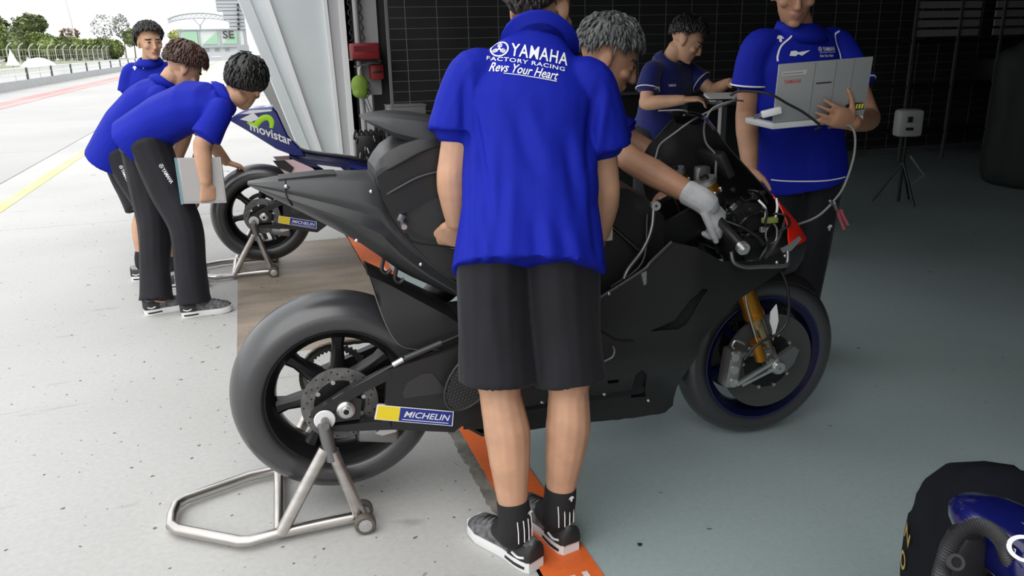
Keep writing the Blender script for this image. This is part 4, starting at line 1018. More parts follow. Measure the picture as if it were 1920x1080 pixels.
def emblem(r):      # ring with three tuning-fork bars
    sh = [ringshape(r*.84, r)]
    for k in range(3):
        a = pi/2+2*pi*k/3
        sh.append(move2d(polyshape([(-.06*r, 0), (.06*r, 0), (.06*r, .82*r), (-.06*r, .82*r)]), 0, 0, a-pi/2))
        for sg in (-1, 1): sh.append(move2d(polyshape([(sg*.18*r-.045*r, .30*r), (sg*.18*r+.045*r, .30*r), (sg*.18*r+.045*r, .72*r), (sg*.18*r-.045*r, .72*r)]), 0, 0, a-pi/2))
        sh.append(move2d(polyshape([(-.22*r, .24*r), (.22*r, .24*r), (.22*r, .33*r), (-.22*r, .33*r)]), 0, 0, a-pi/2))
    sh.append(ringshape(.05*r, .16*r)); return join2d(*sh)
def txt(s, w, h, bold=.0, shear=0., space=1.):
    t = text2d(s, 1., bold, shear, 1., space); us = [u for u, v in t[0]]; vs = [v for u, v in t[0]]
    uw = max(us)-min(us); vh = max(vs)-min(vs); uc = (max(us)+min(us))/2; vc = (max(vs)+min(vs))/2
    return [((u-uc)/uw*w, (v-vc)/vh*h) for u, v in t[0]], t[1]

# ---- the man with his back to us
P1, I1 = person('man seen from behind in royal blue shirt and black shorts leaning on the black motorcycle', (.63, 1.80, 0), dict(
    head=(.788, 2.135, 1.438), neck=(.748, 2.050, 1.355), chest=(.695, 1.985, 1.12), waist=(.665, 1.90, .95), pel=(.645, 1.85, .86),
    shL=(.560, 2.060, 1.275), shR=(.872, 1.965, 1.245), elL=(.494, 2.020, 1.025), wrL=(.508, 2.052, .885), elR=(.905, 1.955, .965), wrR=(.920, 2.02, .82),
    hipL=(.560, 1.865, .83), hipR=(.712, 1.815, .825), knL=(.541, 1.800, .49), knR=(.722, 1.77, .48), anL=(.556, 1.735, .115), anR=(.690, 1.765, .115),
    heelL=(.596, 1.700, 0), toeL=(.492, 1.945, 0), heelR=(.712, 1.735, 0), toeR=(.655, 2.010, 0)),
    hair=HAIRD, hp=dict(front=60, side=86, back=136, vol=.009, top=.01, rough=.002), face=(.74, .66, -.22), voxel=.005, cl_vox=.006, folds=.010, sl_r=1.15,
    hands=dict(L=dict(d=(-.12, .55, -.80), nrm=(-.30, -.80, -.45), side=(-.9, -.1, -.1), curl=(.5, .8, .6), thumb=(.35, .3)), R=dict(d=(.1, .6, -.75), nrm=(.35, -.8, -.3), side=(-.9, .2, .1), curl=(.4, .4, .3))),
    wf=dict(hem=(.196, .150), pel=(.186, .138), waist=(.172, .125), chest=(.170, .122), arm=(.172, .112), sh=(.142, .075), neck=(.074, .068)), hem=.075, sleeve=.60, fseed=2.2, crease=[(a_, b_, w_, am_) for (a_, b_), w_, am_ in zip([((-.108, 1.268), (-.108, 1.114)), ((-.087, 1.207), (-.066, 1.038)), ((-.105, 1.111), (-.104, .861)), ((-.062, 1.135), (-.055, .928)), ((-.019, 1.049), (-.038, .824)), ((.232, 1.236), (.194, 1.028)), ((.199, 1.04), (.215, .813)), ((.137, 1.14), (.177, .943)), ((.004, 1.217), (.072, 1.035)), ((.056, .956), (.067, .815)), ((.12, .928), (.146, .806)), ((-.075, .906), (-.072, .818))], [.012, .011, .008, .014, .018, .014, .014, .018, .022, .018, .016, .010], [.010, .009, .008, .008, .008, .010, .009, .008, .007, .008, .007, .006])])
_o = Vector((.676, 1.95, 1.312)); _ud = Vector((.93, -.29, -.19)); _vd = Vector((-.02, .33, .94)); _vd = (_vd-_ud.normalized()*_vd.dot(_ud.normalized()))
for nm, shp in (('brand_lettering', move2d(txt('YAMAHA', .148, .036, .014, 0, 1.1), .037, .026)), ('tuning_fork_emblem', move2d(emblem(.0235), -.066, .026)),
                ('factory_racing_lettering', move2d(txt('FACTORY RACING', .200, .0115, .012, 0, 1.1), .006, -.004)), ('slogan_lettering', move2d(txt('Revs Your Heart', .175, .026, .012, .35), .004, -.027)),
                ('slogan_underline', move2d(polyshape([(-.05, -.0012), (.085, -.0012), (.085, .0012), (-.05, .0005)]), .004, -.043))):
    decal(I1['shirt'], I1['bv'], I1['base'], shp, _o, _ud, _vd, PRINTW, nm)
MARK = polyshape([(-.5, .0), (-.35, .35), (0, .5), (.35, .35), (.5, 0), (.2, .08), (.15, -.4), (-.15, -.4), (-.2, .08)])
def scale2d(shp, k): return [(u*k, v*k) for u, v in shp[0]], shp[1]
for s, off in (('L', (.0, -.05)), ('R', (.0, -.05))):
    an = I1['J']['an'+s]; hd_ = (I1['J']['toe'+s]-I1['J']['heel'+s]).normalized()
    for k in range(4):
        y_ = (k-1.5)*.016; sd = Vector((0, 0, 1)).cross(hd_); p0 = an-I1['base']+sd*y_-hd_*(.046-abs(y_)*.35); MB().tube([p0+Vector((0, 0, .045))+hd_*.003, p0+Vector((0, 0, .015)), p0+Vector((0, 0, -.018))], .0015, 6).build('sock_stripe', PRINTW, P1)
    m_ = MB(); flat(m_, scale2d(MARK, .018), lambda u, v: an-I1['base']-hd_*.0455+Vector((0, 0, 1)).cross(hd_)*(-u-.012)+Vector((0, 0, .062+v))); m_.build('sock_mark', PRINTW, P1, ang=0, recalc=False)

# ---- grey-haired man reaching over the front of the black bike
P2, I2 = person('grey-haired man bending over the black motorcycle cockpit with a grey glove', (1.13, 2.80, 0), dict(
    head=(1.180, 2.545, 1.292), neck=(1.105, 2.64, 1.20), chest=(1.09, 2.74, 1.02), waist=(1.085, 2.82, .93), pel=(1.08, 2.88, .86),
    shL=(1.20, 2.78, 1.10), shR=(1.07, 2.50, 1.105), elR=(1.125, 2.225, .990), wrR=(1.278, 2.068, .885), elL=(1.40, 2.62, .95), wrL=(1.36, 2.42, .86),
    hipL=(1.17, 2.92, .82), hipR=(1.01, 2.86, .82), knL=(1.17, 2.86, .45), knR=(1.0, 2.80, .45), anL=(1.18, 2.90, .10), anR=(1.0, 2.86, .10),
    heelL=(1.19, 2.97, 0), toeL=(1.19, 2.70, 0), heelR=(.99, 2.93, 0), toeR=(.98, 2.66, 0)),
    hair=HAIRG, skin=SKIN2, hp=dict(front=66, side=84, back=112, vol=.015, top=.012, rough=.007), face=(.88, -.28, -.42), voxel=.005, legs='long', fseed=5., glove=('R',),
    hands=dict(L=dict(d=(-.2, -.8, -.5), nrm=(0, -.3, .9), side=(-1, 0, 0))), sleeve=.62)
gl_ = MB(); add_hand(gl_, (1.278, 2.068, .885), d=(.74, -.02, -.66), nrm=(.35, -.75, .45), side=(-.6, -.2, -.7), curl=(.75, 1.1, .8), s=1.16, r=.0118, thumb=(.35, .4))
gl_.limb([Vector((1.278, 2.068, .885))-Vector((.70, -.62, -.45)).normalized()*.05, Vector((1.278, 2.068, .885)), Vector((1.300, 2.058, .865))], [.039, .039, .037])
gm_ = fuse(gl_, GLOVE, .0032, 3, name='glove'); link('glove', shift(gm_, I2['base']), P2, label='grey work glove')

# ---- technician at the bench
P3, I3 = person('man in a navy polo shirt writing at the bench in the dark garage', (2.52, 4.62, 0), dict(
    head=(2.575, 4.43, 1.345), neck=(2.515, 4.51, 1.235), chest=(2.52, 4.56, 1.02), waist=(2.515, 4.60, .88), pel=(2.51, 4.63, .80),
    shL=(2.70, 4.62, 1.165), shR=(2.362, 4.47, 1.175), elR=(2.305, 4.41, .985), wrR=(2.47, 4.24, 1.01), elL=(2.80, 4.46, 1.035), wrL=(2.79, 4.26, 1.10),
    hipL=(2.59, 4.66, .78), hipR=(2.43, 4.60, .78), knL=(2.6, 4.66, .44), knR=(2.42, 4.6, .44), anL=(2.61, 4.70, .10), anR=(2.41, 4.64, .10),
    heelL=(2.60, 4.77, 0), toeL=(2.63, 4.51, 0), heelR=(2.40, 4.71, 0), toeR=(2.42, 4.45, 0)),
    top=NAVYF, hair=HAIRB, hp=dict(front=58, side=84, back=112), face=(.72, -.48, -.50), legs='long', fseed=9., sleeve=.60, skin=SKIN, piping=True,
    hands=dict(R=dict(d=(.85, -.45, .05), nrm=(.2, -.3, .9), side=(.3, .8, .2), curl=(.5, .6, .4)), L=dict(d=(.1, -.8, .0), nrm=(0, 0, 1), side=(-.8, 0, 0), curl=(.6, .6, .4))))
# ---- man with the laptop
P4, I4 = person('man in royal blue team shirt with white piping holding an open laptop', (2.10, 2.72, 0), dict(
    head=(1.975, 2.63, 1.515), neck=(2.040, 2.675, 1.385), chest=(2.06, 2.68, 1.13), waist=(2.09, 2.69, .97), pel=(2.115, 2.70, .87),
    shL=(2.225, 2.665, 1.325), shR=(1.868, 2.70, 1.325), elR=(1.862, 2.72, 1.06), wrR=(1.80, 2.58, .87), elL=(2.262, 2.50, 1.045), wrL=(2.010, 2.300, 1.058),
    hipL=(2.20, 2.68, .83), hipR=(2.04, 2.72, .83), knL=(2.20, 2.70, .46), knR=(2.05, 2.73, .46), anL=(2.20, 2.75, .10), anR=(2.04, 2.77, .10),
    heelL=(2.22, 2.82, 0), toeL=(2.17, 2.56, 0), heelR=(2.05, 2.84, 0), toeR=(1.99, 2.58, 0)),
    hair=HAIRB, skin=SKIN2, face=(-.42, -.85, -.32), legs='long', fseed=13., sleeve=.58, hem=.085, piping=True,
    wf=dict(hem=(.185, .150), pel=(.182, .142), waist=(.178, .128)),
    hands=dict(L=dict(d=(-.93, -.10, .30), nrm=(-.1, -.90, -.2), side=(.2, -.2, .9), curl=(.15, .25, .2), thumb=(1.1, .3)), R=dict(d=(-.3, -.5, -.8), nrm=(-.8, -.3, .2), side=(.2, -.9, .2))))
# ---- left group
P5, I5 = person('man in royal blue shirt and black trousers bending forward with a folder in his hand', (-.45, 4.45, 0), dict(
    head=(.005, 4.40, 1.175), neck=(-.090, 4.43, 1.115), chest=(-.275, 4.50, 1.075), waist=(-.430, 4.57, 1.005), pel=(-.530, 4.60, .925),
    shR=(-.125, 4.285, 1.060), shL=(-.150, 4.62, 1.090), elR=(-.232, 4.245, .905), wrR=(-.235, 4.222, .715), elL=(-.235, 4.66, .86), wrL=(-.33, 4.58, .66),
    hipR=(-.500, 4.50, .865), hipL=(-.560, 4.69, .87), knR=(-.372, 4.37, .475), knL=(-.545, 4.57, .46), anR=(-.382, 4.330, .09), anL=(-.575, 4.440, .09),
    heelR=(-.445, 4.312, 0), toeR=(-.190, 4.345, 0), heelL=(-.635, 4.425, 0), toeL=(-.395, 4.50, 0)),
    hair=HAIRB, hp=dict(front=66, side=118, back=138, vol=.022, top=.012), face=(.26, .92, -.32), hup=(.3, 0, .95), legs='long', fseed=17., sleeve=.78, hem=.07,
    hands=dict(R=dict(d=(-.02, .05, -1), nrm=(.1, -.9, .1), side=(.95, .1, 0), curl=(1.1, 1.2, .8), thumb=(.5, .5)), L=dict(d=(.3, 0, -.9), nrm=(.8, 0, .3), side=(0, -1, 0))))
P6, I6 = person('brown-haired man in royal blue shirt and black shorts bending over behind the folder holder', (-.62, 5.10, 0), dict(
    head=(-.322, 5.055, 1.255), neck=(-.415, 5.10, 1.180), chest=(-.565, 5.17, 1.05), waist=(-.680, 5.21, .94), pel=(-.745, 5.23, .83),
    shR=(-.455, 4.975, 1.110), shL=(-.48, 5.30, 1.13), elR=(-.27, 5.02, .90), wrR=(-.150, 5.10, .70), elL=(-.37, 5.36, .88), wrL=(-.47, 5.25, .66),
    hipR=(-.725, 5.14, .76), hipL=(-.775, 5.32, .76), knR=(-.565, 5.03, .42), knL=(-.66, 5.22, .42), anR=(-.525, 4.955, .10), anL=(-.72, 5.18, .10),
    heelR=(-.58, 4.93, 0), toeR=(-.33, 4.87, 0), heelL=(-.78, 5.18, 0), toeL=(-.53, 5.16, 0)),
    hair=HAIRBR, hp=dict(front=64, side=98, back=122, vol=.022, top=.014), face=(.70, .30, -.62), hup=(.5, .1, .85), fseed=21., sleeve=.62, shoes=1, hem=.13,
    hands=dict(R=dict(d=(.85, .1, -.35), nrm=(.3, 0, .9), side=(0, 1, 0), curl=(.4, .5, .4)), L=dict(d=(.8, -.1, -.5), nrm=(.3, 0, .9), side=(0, -1, 0))))
P7, I7 = person('young man with black hair standing behind the bending group and looking at the camera', (-.66, 6.78, 0), dict(
    head=(-.632, 6.72, 1.412), neck=(-.655, 6.76, 1.290), chest=(-.665, 6.78, 1.06), waist=(-.67, 6.80, .92), pel=(-.67, 6.82, .82),
    shL=(-.505, 6.76, 1.215), shR=(-.815, 6.80, 1.215), elR=(-.86, 6.80, .97), wrR=(-.84, 6.72, .75), elL=(-.46, 6.76, .97), wrL=(-.47, 6.70, .75),
    hipL=(-.60, 6.80, .78), hipR=(-.745, 6.83, .78), knL=(-.60, 6.76, .43), knR=(-.745, 6.78, .43), anL=(-.60, 6.82, .10), anR=(-.745, 6.83, .10),
    heelL=(-.60, 6.88, 0), toeL=(-.59, 6.63, 0), heelR=(-.745, 6.89, 0), toeR=(-.76, 6.64, 0)),
    hair=HAIRB, hp=dict(front=54, side=84, back=112, vol=.02, top=.014, rough=.006), face=(.38, -.92, -.05), legs='long', fseed=25., skin=SKIN, hs=1.02,
    hands=dict(R=dict(d=(0, -.1, -1), nrm=(-1, 0, 0), side=(0, -1, 0)), L=dict(d=(0, -.1, -1), nrm=(1, 0, 0), side=(0, -1, 0))))

# ================================================================== things people hold, cables
LAPM = mat('laptop_shell', (.30, .31, .31), .45, metal=.2)
LAPW = mat('laptop_base', (.52, .53, .53), .45)
PAPER = mat('paper', (.62, .62, .60), .8)
CABG = mat('grey_cable', (.16, .16, .155), .5)
TEAL = mat('teal_edge', (.18, .36, .40), .4)
PLAST = mat('clear_plastic', (.33, .325, .325), .25, var=.08, vscale=6)
# laptop: hinge line, lid leaning towards the camera, base behind it
bl, br, tr, tl = Vector((1.73, 2.363, 1.068)), Vector((2.051, 2.301, 1.085)), Vector((2.013, 2.271, 1.287)), Vector((1.688, 2.334, 1.254))
lc = (bl+br)/2; LP = empty('laptop', lc, 0, 'grey laptop with lid open held by the man in the garage', 'laptop')
lu = (br-bl).normalized(); lv = ((tl+tr)/2-lc); lh = lv.length; lv.normalize(); lv = (lv-lu*lv.dot(lu)).normalized(); ln = lu.cross(lv)      # ln towards the camera
LW = .335; Rl = Matrix((lu, lv, ln)).transposed()
lid = MB().box(lv*lh/2, (LW, lh, .009), Rl, .003).build('lid', LAPM, LP)
bd = Vector((-ln.x, -ln.y, 0)).normalized(); bdn = (bd-lu*bd.dot(lu)).normalized(); Rb = Matrix((lu, bdn, lu.cross(bdn))).transposed()
bas = MB().box(bdn*.115-Vector((0, 0, .012)), (LW, .235, .022), Rb, .004).build('base', LAPW, LP)
MB().box(bdn*.12+Vector((0, 0, .0005)), (LW*.9, .16, .003), Rb).build('keyboard', BLKP, bas)
MB().box(lv*lh*.52-ln*.005, (LW*.93, lh*.86, .002), Rl).build('screen', mat('screen_grey', (.10, .12, .14), .2), lid)
def lp(u, v, o=.0052): return lu*(u-.5)*LW+lv*v*lh+ln*o
def lquad(mb, u0, u1, v0, v1, o=.0058): mb.add([lp(u0, v0, o), lp(u1, v0, o), lp(u1, v1, o), lp(u0, v1, o)], [(0, 1, 2, 3)]); return mb
for u in (.385, .61, .80): MB().box(lp(u, .5, .0046), (.0022, lh*.98, .0012), Rl).build('lid_groove', mat('groove', (.15, .155, .155), .5), lid)
MB().box(lp(.50, .63, .0050), (.055, .004, .001), Rl).build('lid_slot', BLKP, lid)
lquad(MB(), .03, .30, .80, .88).build('pale_label', mat('pale_print', (.46, .46, .43), .6), lid, ang=0, recalc=False); lquad(MB(), .05, .26, .835, .843, .0064).build('label_line', GREYM, lid, ang=0, recalc=False)
m_ = MB(); flat(m_, txt('YAMAHA', .062, .014, .02), lambda u, v: lp(.16, .70)+lu*u+lv*v); m_.build('red_lettering', mat('red_print', (.45, .06, .06), .6), lid, ang=0, recalc=False)
YB = mat('yellow_sticker', (.62, .56, .05), .5)
m_ = MB(); flat(m_, move2d(polyshape([(-.055, -.008), (-.045, .004), (-.02, .006), (-.01, .015), (.025, .017), (.05, .014), (.055, -.008), (.02, -.011), (0, -.006), (-.03, -.011)]), 0, 0), lambda u, v: lp(.82, .15, .0062)+lu*u+lv*v); m_.build('sticker_outline', BLKP, lid, ang=0, recalc=False)
m_ = MB(); flat(m_, join2d(*[move2d(polyshape([(-.0035, -.008), (.0035, -.008), (.0045, .009), (-.0025, .008)]), .004+.0105*k_, .003) for k_ in range(5)], move2d(polyshape([(-.03, -.005), (.02, -.004), (.02, .004), (-.03, .002)]), -.022, -.003)), lambda u, v: lp(.82, .15, .0070)+lu*u+lv*v); m_.build('yellow_sticker', YB, lid, ang=0, recalc=False)
ad = MB().bar((1.676, 2.358, 1.098), (1.738, 2.338, 1.113), .022, .024, bev=.004).build('interface_adapter', WHT)
tag(ad, 'white interface adapter plugged in beside the laptop', 'adapter')
for k in (-1, 0, 1): MB().cyl((1.676, 2.358, 1.098+.006*k), (1.652, 2.366, 1.090+.006*k), .0016, n=6).build('adapter_pin', SILV, ad)
def cable(pts, r, m, label, sub=8): return tag(MB().tube(pts, r, 8, sub).build('cable', m, ang=60), label, 'cable')
cable([(1.575, 2.40, 1.165), (1.60, 2.376, 1.179), (1.668, 2.319, 1.171), (1.735, 2.297, 1.135), (1.79, 2.283, 1.105), (1.85, 2.27, 1.06), (1.88, 2.33, 1.04)], .0042, BLKP, 'black cable arching across the front of the laptop')
cable([(1.96, 2.36, 1.04), (1.975, 2.262, 1.05), (1.968, 2.226, .97), (1.930, 2.213, .862), (1.884, 2.206, .808), (1.835, 2.215, .760), (1.78, 2.23, .735), (1.70, 2.22, .73)], .0042, CABG, 'grey cable hanging from the laptop down to the motorcycle nose')
cable([(1.155, 2.17, .95), (1.19, 2.20, 1.005), (1.215, 2.222, 1.038), (1.259, 2.221, 1.068), (1.33, 2.20, 1.118), (1.45, 2.20, 1.160), (1.58, 2.33, 1.15)], .003, CABG, 'thin grey cable arching from the tank over the motorcycle cockpit')
cable([(1.57, 2.36, 1.16), (1.45, 2.19, 1.165), (1.375, 2.185, 1.145), (1.350, 2.189, 1.095), (1.358, 2.188, 1.04), (1.389, 2.178, 1.000), (1.392, 2.178, .95), (1.40, 2.185, .90)], .0036, CABG, 'grey cable looping down into the motorcycle dashboard')
tg_ = empty('warning_tag', (1.895, 2.20, .79), 0, 'pink ribbon tag hanging from the grey cable beside the red nose band', 'tag')
MB().caps((-.012, 0, .012), (.0, 0, -.012), .007, .006).build('plug', GREYM, tg_)
MB().caps((-.03, 0, .02), (-.012, 0, .004), .006, .004).build('plug_tip', GREYM, tg_)
for dx, l_ in ((0, .075), (.014, .06)):
    MB().rings([[Vector((.004+dx+t*.035+s_*.006, .003*sin(t*5)+dy, -.012-t*l_)) for s_, dy in ((-1, 0), (1, 0), (1, .0015), (-1, .0015))] for t in (0, .25, .5, .75, 1)]).build('ribbon', mat('pink_ribbon', (.34, .07, .09), .6), tg_)
# folder
f0 = Vector((-.255, 4.252, .725)); FD = empty('folder', f0, radians(-18), 'clear plastic folder of papers in the bending man\'s hand', 'folder')
MB().box((0, 0, 0), (.225, .012, .232), None, .003).build('cover', PLAST, FD)
for k, x in enumerate((-.116, -.109)): MB().box((x, -.001, 0), (.004, .015, .234), None).build('binding', TEAL, FD)
MB().box((.004, .0, .004), (.20, .0135, .215), None).build('papers', mat('grey_paper', (.32, .305, .30), .8), FD)
# prints on the laptop man
c4 = I4['J']['chest']; u4 = I4['sv']; n4 = Vector((0, 0, 1)).cross(u4)
def d4(shp, px_u, z, m, nm): decal(I4['shirt'], I4['bv'], I4['base'], shp, Vector((2.05, 2.45, z))+u4*px_u, u4, (0, 0, 1), m, nm, maxlen=.02)
d4(txt('YAMAHA', .062, .015, .02), .055, 1.305, PRINTW, 'brand_lettering'); d4(emblem(.0085), .012, 1.305, PRINTW, 'tuning_fork_emblem')
d4(txt('FACTORY RACING', .075, .004, .01), .047, 1.293, PRINTW, 'factory_racing_lettering'); d4(txt('Revs Your Heart', .065, .010, .01, .3), .040, 1.281, PRINTW, 'slogan_lettering')
d4(polyshape([(-.035, -.008), (-.028, .008), (-.01, .010), (.0, .004), (.045, .010), (.012, -.009), (-.002, -.003), (-.012, -.010)]), -.075, 1.292, PRINTW, 'chest_logo')
d4(scale2d(MARK, .028), -.135, 1.345, PRINTW, 'shoulder_mark')
def strip2d(pts, w): 
    P = catmull([(x, y, 0) for x, y in pts], 6); vs = []; 
    for i, p in enumerate(P):
        t = (P[min(i+1, len(P)-1)]-P[max(i-1, 0)]).normalized(); vs += [(p.x-t.y*w, p.y+t.x*w), (p.x+t.y*w, p.y-t.x*w)]
    return vs, [(2*i, 2*i+1, 2*i+3, 2*i+2) for i in range(len(P)-1)]
d4(strip2d([(-.085, .035), (-.10, .015), (-.135, -.015), (-.15, -.05), (-.152, -.07)], .003), 0, 1.335, PRINTW, 'white_piping')
d4(strip2d([(.125, .035), (.10, .02), (.10, -.01), (.112, -.05), (.113, -.10)], .003), 0, 1.335, PRINTW, 'white_piping')
d4(strip2d([(-.17, -.003), (-.06, -.007), (.06, -.007), (.17, .0)], .0025), 0, .815, PRINTW, 'hem_piping')
decal(I4['trs'], I4['bq'], I4['base'], scale2d(MARK, .03), (2.20, 2.45, .60), u4, (0, 0, 1), PRINTW, 'trouser_mark', maxlen=.02)
# bench man and trouser prints
u3 = Vector((.93, .37, 0))
for nm, shp, o in (('chest_logo', scale2d(polyshape([(-.5, -.1), (-.3, .12), (.6, .1), (.1, -.14)]), .07), (2.45, 4.2, 1.075)), ('brand_lettering', txt('YAMAHA', .06, .016, .02), (2.575, 4.2, 1.085))):
    decal(I3['shirt'], I3['bv'], I3['base'], shp, o, u3, (0, 0, 1), PRINTW, nm)
for I_, P_, o, k, ud in ((I5, P5, (-.425, 4.15, .755), .105, Vector((.42, .0, -.9))), (I6, P6, (-.71, 4.9, .68), .10, Vector((.30, .0, -.95)))):
    vd = Vector((.9, 0, .42)) if I_ is I5 else Vector((.95, 0, .3))
    decal(I_['trs'], I_['bq'], I_['base'], join2d(move2d(txt('YAMAHA', k*.78, k*.17, .02), k*.10, 0), move2d(emblem(k*.10), -k*.42, 0)), o, ud, vd, PRINTW, 'trouser_lettering', maxlen=.02)
decal(I7['shirt'], I7['bv'], I7['base'], scale2d(MARK, .032), (-.775, 6.5, 1.235), (1, -.05, 0), (0, 0, 1), PRINTW, 'shoulder_mark')
decal(I7['shirt'], I7['bv'], I7['base'], strip2d([(-.03, .03), (0, 0), (.01, -.03)], .004), (-.72, 6.5, 1.26), (1, -.05, 0), (0, 0, 1), PRINTW, 'collar_piping')

# ================================================================== inside the garage
WS = empty('wire_screen', (0, 7.55, 0), 0, 'dark wire mesh screen across the garage side wall', 'mesh screen')
hw_ = MB().box((0, 0, 0), (9.2, .004, .004)).mesh('wire', WIRE, 0); vw_ = MB().box((0, 0, 0), (.005, .005, 2.8)).mesh('wire', WIRE, 0)
for k in range(30): link('wire', hw_, WS).location = (1.32+4.6, 0, .10+.0935*k)
for k in range(31): link('wire', vw_, WS).location = (1.47+.297*k, -.004, 1.42)
MB().box((1.30, 0, 1.42), (.025, .025, 2.84)).build('frame_post', WIRE, WS, ang=0)
for k in range(2): MB().box((1.32+4.6, 0, .02+2.8*k), (9.2, .025, .025)).build('frame_rail', WIRE, WS, ang=0)
sh_ = empty('shelf', (1.65, 7.76, 0), 0, 'low dark shelf behind the wire screen', 'shelf'); MB().box((0, 0, .68), (.8, .3, .02)).build('board', BLKP, sh_)
for x in (-.38, .38): MB().box((x, 0, .34), (.03, .28, .67)).build('upright', BLKP, sh_)
bx_ = empty('storage_box', (1.46, 7.76, .69), 0, 'pale grey storage box on the low shelf behind the wires', 'box'); MB().box((0, 0, .055), (.36, .24, .11), None, .01).build('tub', mat('pale_grey_box', (.20, .20, .20), .6), bx_); MB().box((0, 0, .115), (.37, .25, .015), None, .004).build('lid', mat('pale_grey_box', (.2, .2, .2)), bx_)
cl_ = empty('hanging_cloth', (1.97, 7.50, 0), 0, 'narrow pale cloth hanging on the wire screen', 'cloth'); MB().rings([[Vector((.02*cos(q)*w, .012*sin(q), z)) for q in [2*pi*k/10 for k in range(10)]] for z, w in ((1.28, .4), (1.22, 1), (1.10, 1.2), (1.02, .8))]).build('cloth', mat('dull_cloth', (.10, .10, .10), .9), cl_)
RED = mat('red_enamel', (.20, .012, .014), .4)
rb = empty('red_cabinet', (1.115, 7.82, 1.235), 0, 'dark red box on a wall bracket beside the pipe', 'box'); MB().box((0, 0, .075), (.255, .22, .15), None, .01).build('body', RED, rb); MB().box((0, -.02, -.01), (.27, .25, .015), Matrix.Rotation(.1, 3, 'Y')).build('bracket_shelf', BLKM, rb); MB().bar((-.12, -.1, -.06), (.13, -.1, -.015), .012, .014).build('bracket_arm', GREYM, rb); MB().box((0, -.112, .10), (.22, .004, .05)).build('front_panel', mat('dark_red', (.12, .008, .010), .4), rb)
r2 = empty('red_case', (1.22, 7.86, 1.05), 0, 'small red case under the red cabinet', 'case'); MB().box((0, 0, .07), (.12, .16, .14), None, .012).build('body', RED, r2); MB().box((0, -.083, .07), (.09, .006, .02), None, .002).build('latch', BLKP, r2)
gb = empty('green_pouch', (1.05, 7.82, .88), 0, 'lime green pouch hanging by a hook below the red cabinet', 'pouch')
gbm = MB(); gbm.ball((0, 0, .12), (.085, .05, .10)); gbm.ball((0, 0, .06), (.075, .05, .06)); link('pouch_body', fuse(gbm, mat('lime_fabric', (.16, .26, .03), .7), .008, 4, fold(.01, 14, 3.)), gb)
MB().tube([(0, 0, .21), (.0, 0, .25), (.01, 0, .28), (.02, 0, .30)], .006, 8, 4).build('hook', WHT, gb)
MB().tube([(.07, -.05, .16), (.085, -.055, .12), (.06, -.055, .09), (.085, -.055, .06), (.06, -.05, .02), (.03, -.05, .0)], .006, 8, 4).build('cord', BLKP, gb)
for dx in (0, .03): MB().tube([(.02+dx, -.02, .02), (.05+dx, -.03, -.08), (.09+dx, -.03, -.2)], .006, 6, 4).build('strap', mat('grey_strap', (.12, .13, .16), .6), gb)
for n_, (x0, x1) in enumerate(((1.105, 1.13), (1.018, 1.015))):
    pts = [Vector((lerp(x0, x1, k/60)+.012*cos(k*1.3), 7.93+.012*sin(k*1.3), 2.5-1.1*k/60)) for k in range(61)]
    tag(MB().tube(pts, .005, 6).build('coiled_cord', BLKP, ang=60), ('black coiled cord hanging above the red cabinet', 'black coiled cord hanging close beside the grey pipe')[n_], 'cord')
fc_ = empty('flight_case', (2.52, 5.45, 0), 0, 'black flight case with a striped diamond crest behind the bench man', 'case')
MB().box((0, 0, .5), (.62, .5, .98), None, .015).build('body', BLKP, fc_)
for x in (-.31, .31):
    for y in (-.25, .25): MB().box((x, y, .5), (.02, .02, .98)).build('edge', BLKM, fc_)
MB().box((0, -.26, .995), (.64, .02, .02)).build('lid_edge', GREYM, fc_)
for k in range(5):
    x = (k-2)*.018; h0 = .055*(1-abs(k-2)/3); MB().box((.015+x, -.2525, .79+h0*.25), (.010, .004, h0*1.1), None).build('crest_bar', mat('crest_silver', (.35, .36, .36), .5), fc_)
MB().prism([(-.035, .77), (.065, .77), (.015, .71)], -.254, -.251).build('crest_point', mat('crest_silver', (.35, .36, .36), .5), fc_)
bn = empty('bench', (2.95, 4.25, 0), 0, 'dark workbench with grey legs beside the writing man', 'bench')
MB().box((0, 0, 1.0), (.75, .5, .03), None, .006).build('worktop', BLKP, bn)
for x in (-.35, .35):
    for y in (-.22, .22): MB().box((x, y, .49), (.035, .035, .98)).build('leg', GREYM, bn)
MB().box((0, .22, .6), (.7, .02, .7)).build('back_panel', BLKP, bn)
pp = empty('notepad', (2.72, 4.12, 1.016), radians(-20), 'open white notepad under the writing man\'s hands', 'notepad'); MB().box((0, 0, .008), (.30, .2, .014), Matrix.Rotation(.12, 3, 'X')).build('pages', PAPER, pp); MB().box((0, 0, .0), (.31, .21, .006)).build('cover', BLKP, pp)
# rack, heater and covered machine at the dark right-hand end
rk = empty('storage_rack', (7.7, 7.2, 0), 0, 'tall dark rack with pale louvred panels at the far right', 'rack')
for x in (-.9, -.3, .3, .9): MB().box((x, -.2, 1.2), (.025, .03, 2.4)).build('upright', GREYM, rk)
for z in (.3, .8, 1.28, 2.2): MB().box((0, 0, z), (1.85, .4, .03)).build('shelf_board', BLKM, rk)
PALE = mat('pale_slat', (.22, .22, .21), .6)
for k in range(7): MB().box((-.45, -.19, 1.36+.095*k), (.85, .02, .07)).build('slat', PALE, rk)
for k in range(7): MB().box((.50, -.19, 1.36+.095*k), (.62, .02, .07)).build('slat', PALE, rk)
MB().box((-.62, -.05, 1.40-.05), (.2, .25, .13), None, .01).build('crate', BLKP, rk); MB().box((.55, -.05, .95), (.5, .3, .25), None, .02).build('crate', BLKP, rk)
wp = empty('white_panel', (9.35, 7.3, 0), 0, 'pale ribbed panel in the top right corner', 'panel'); MB().box((0, 0, 1.2), (1.1, .05, 2.4)).build('sheet', PALE, wp)
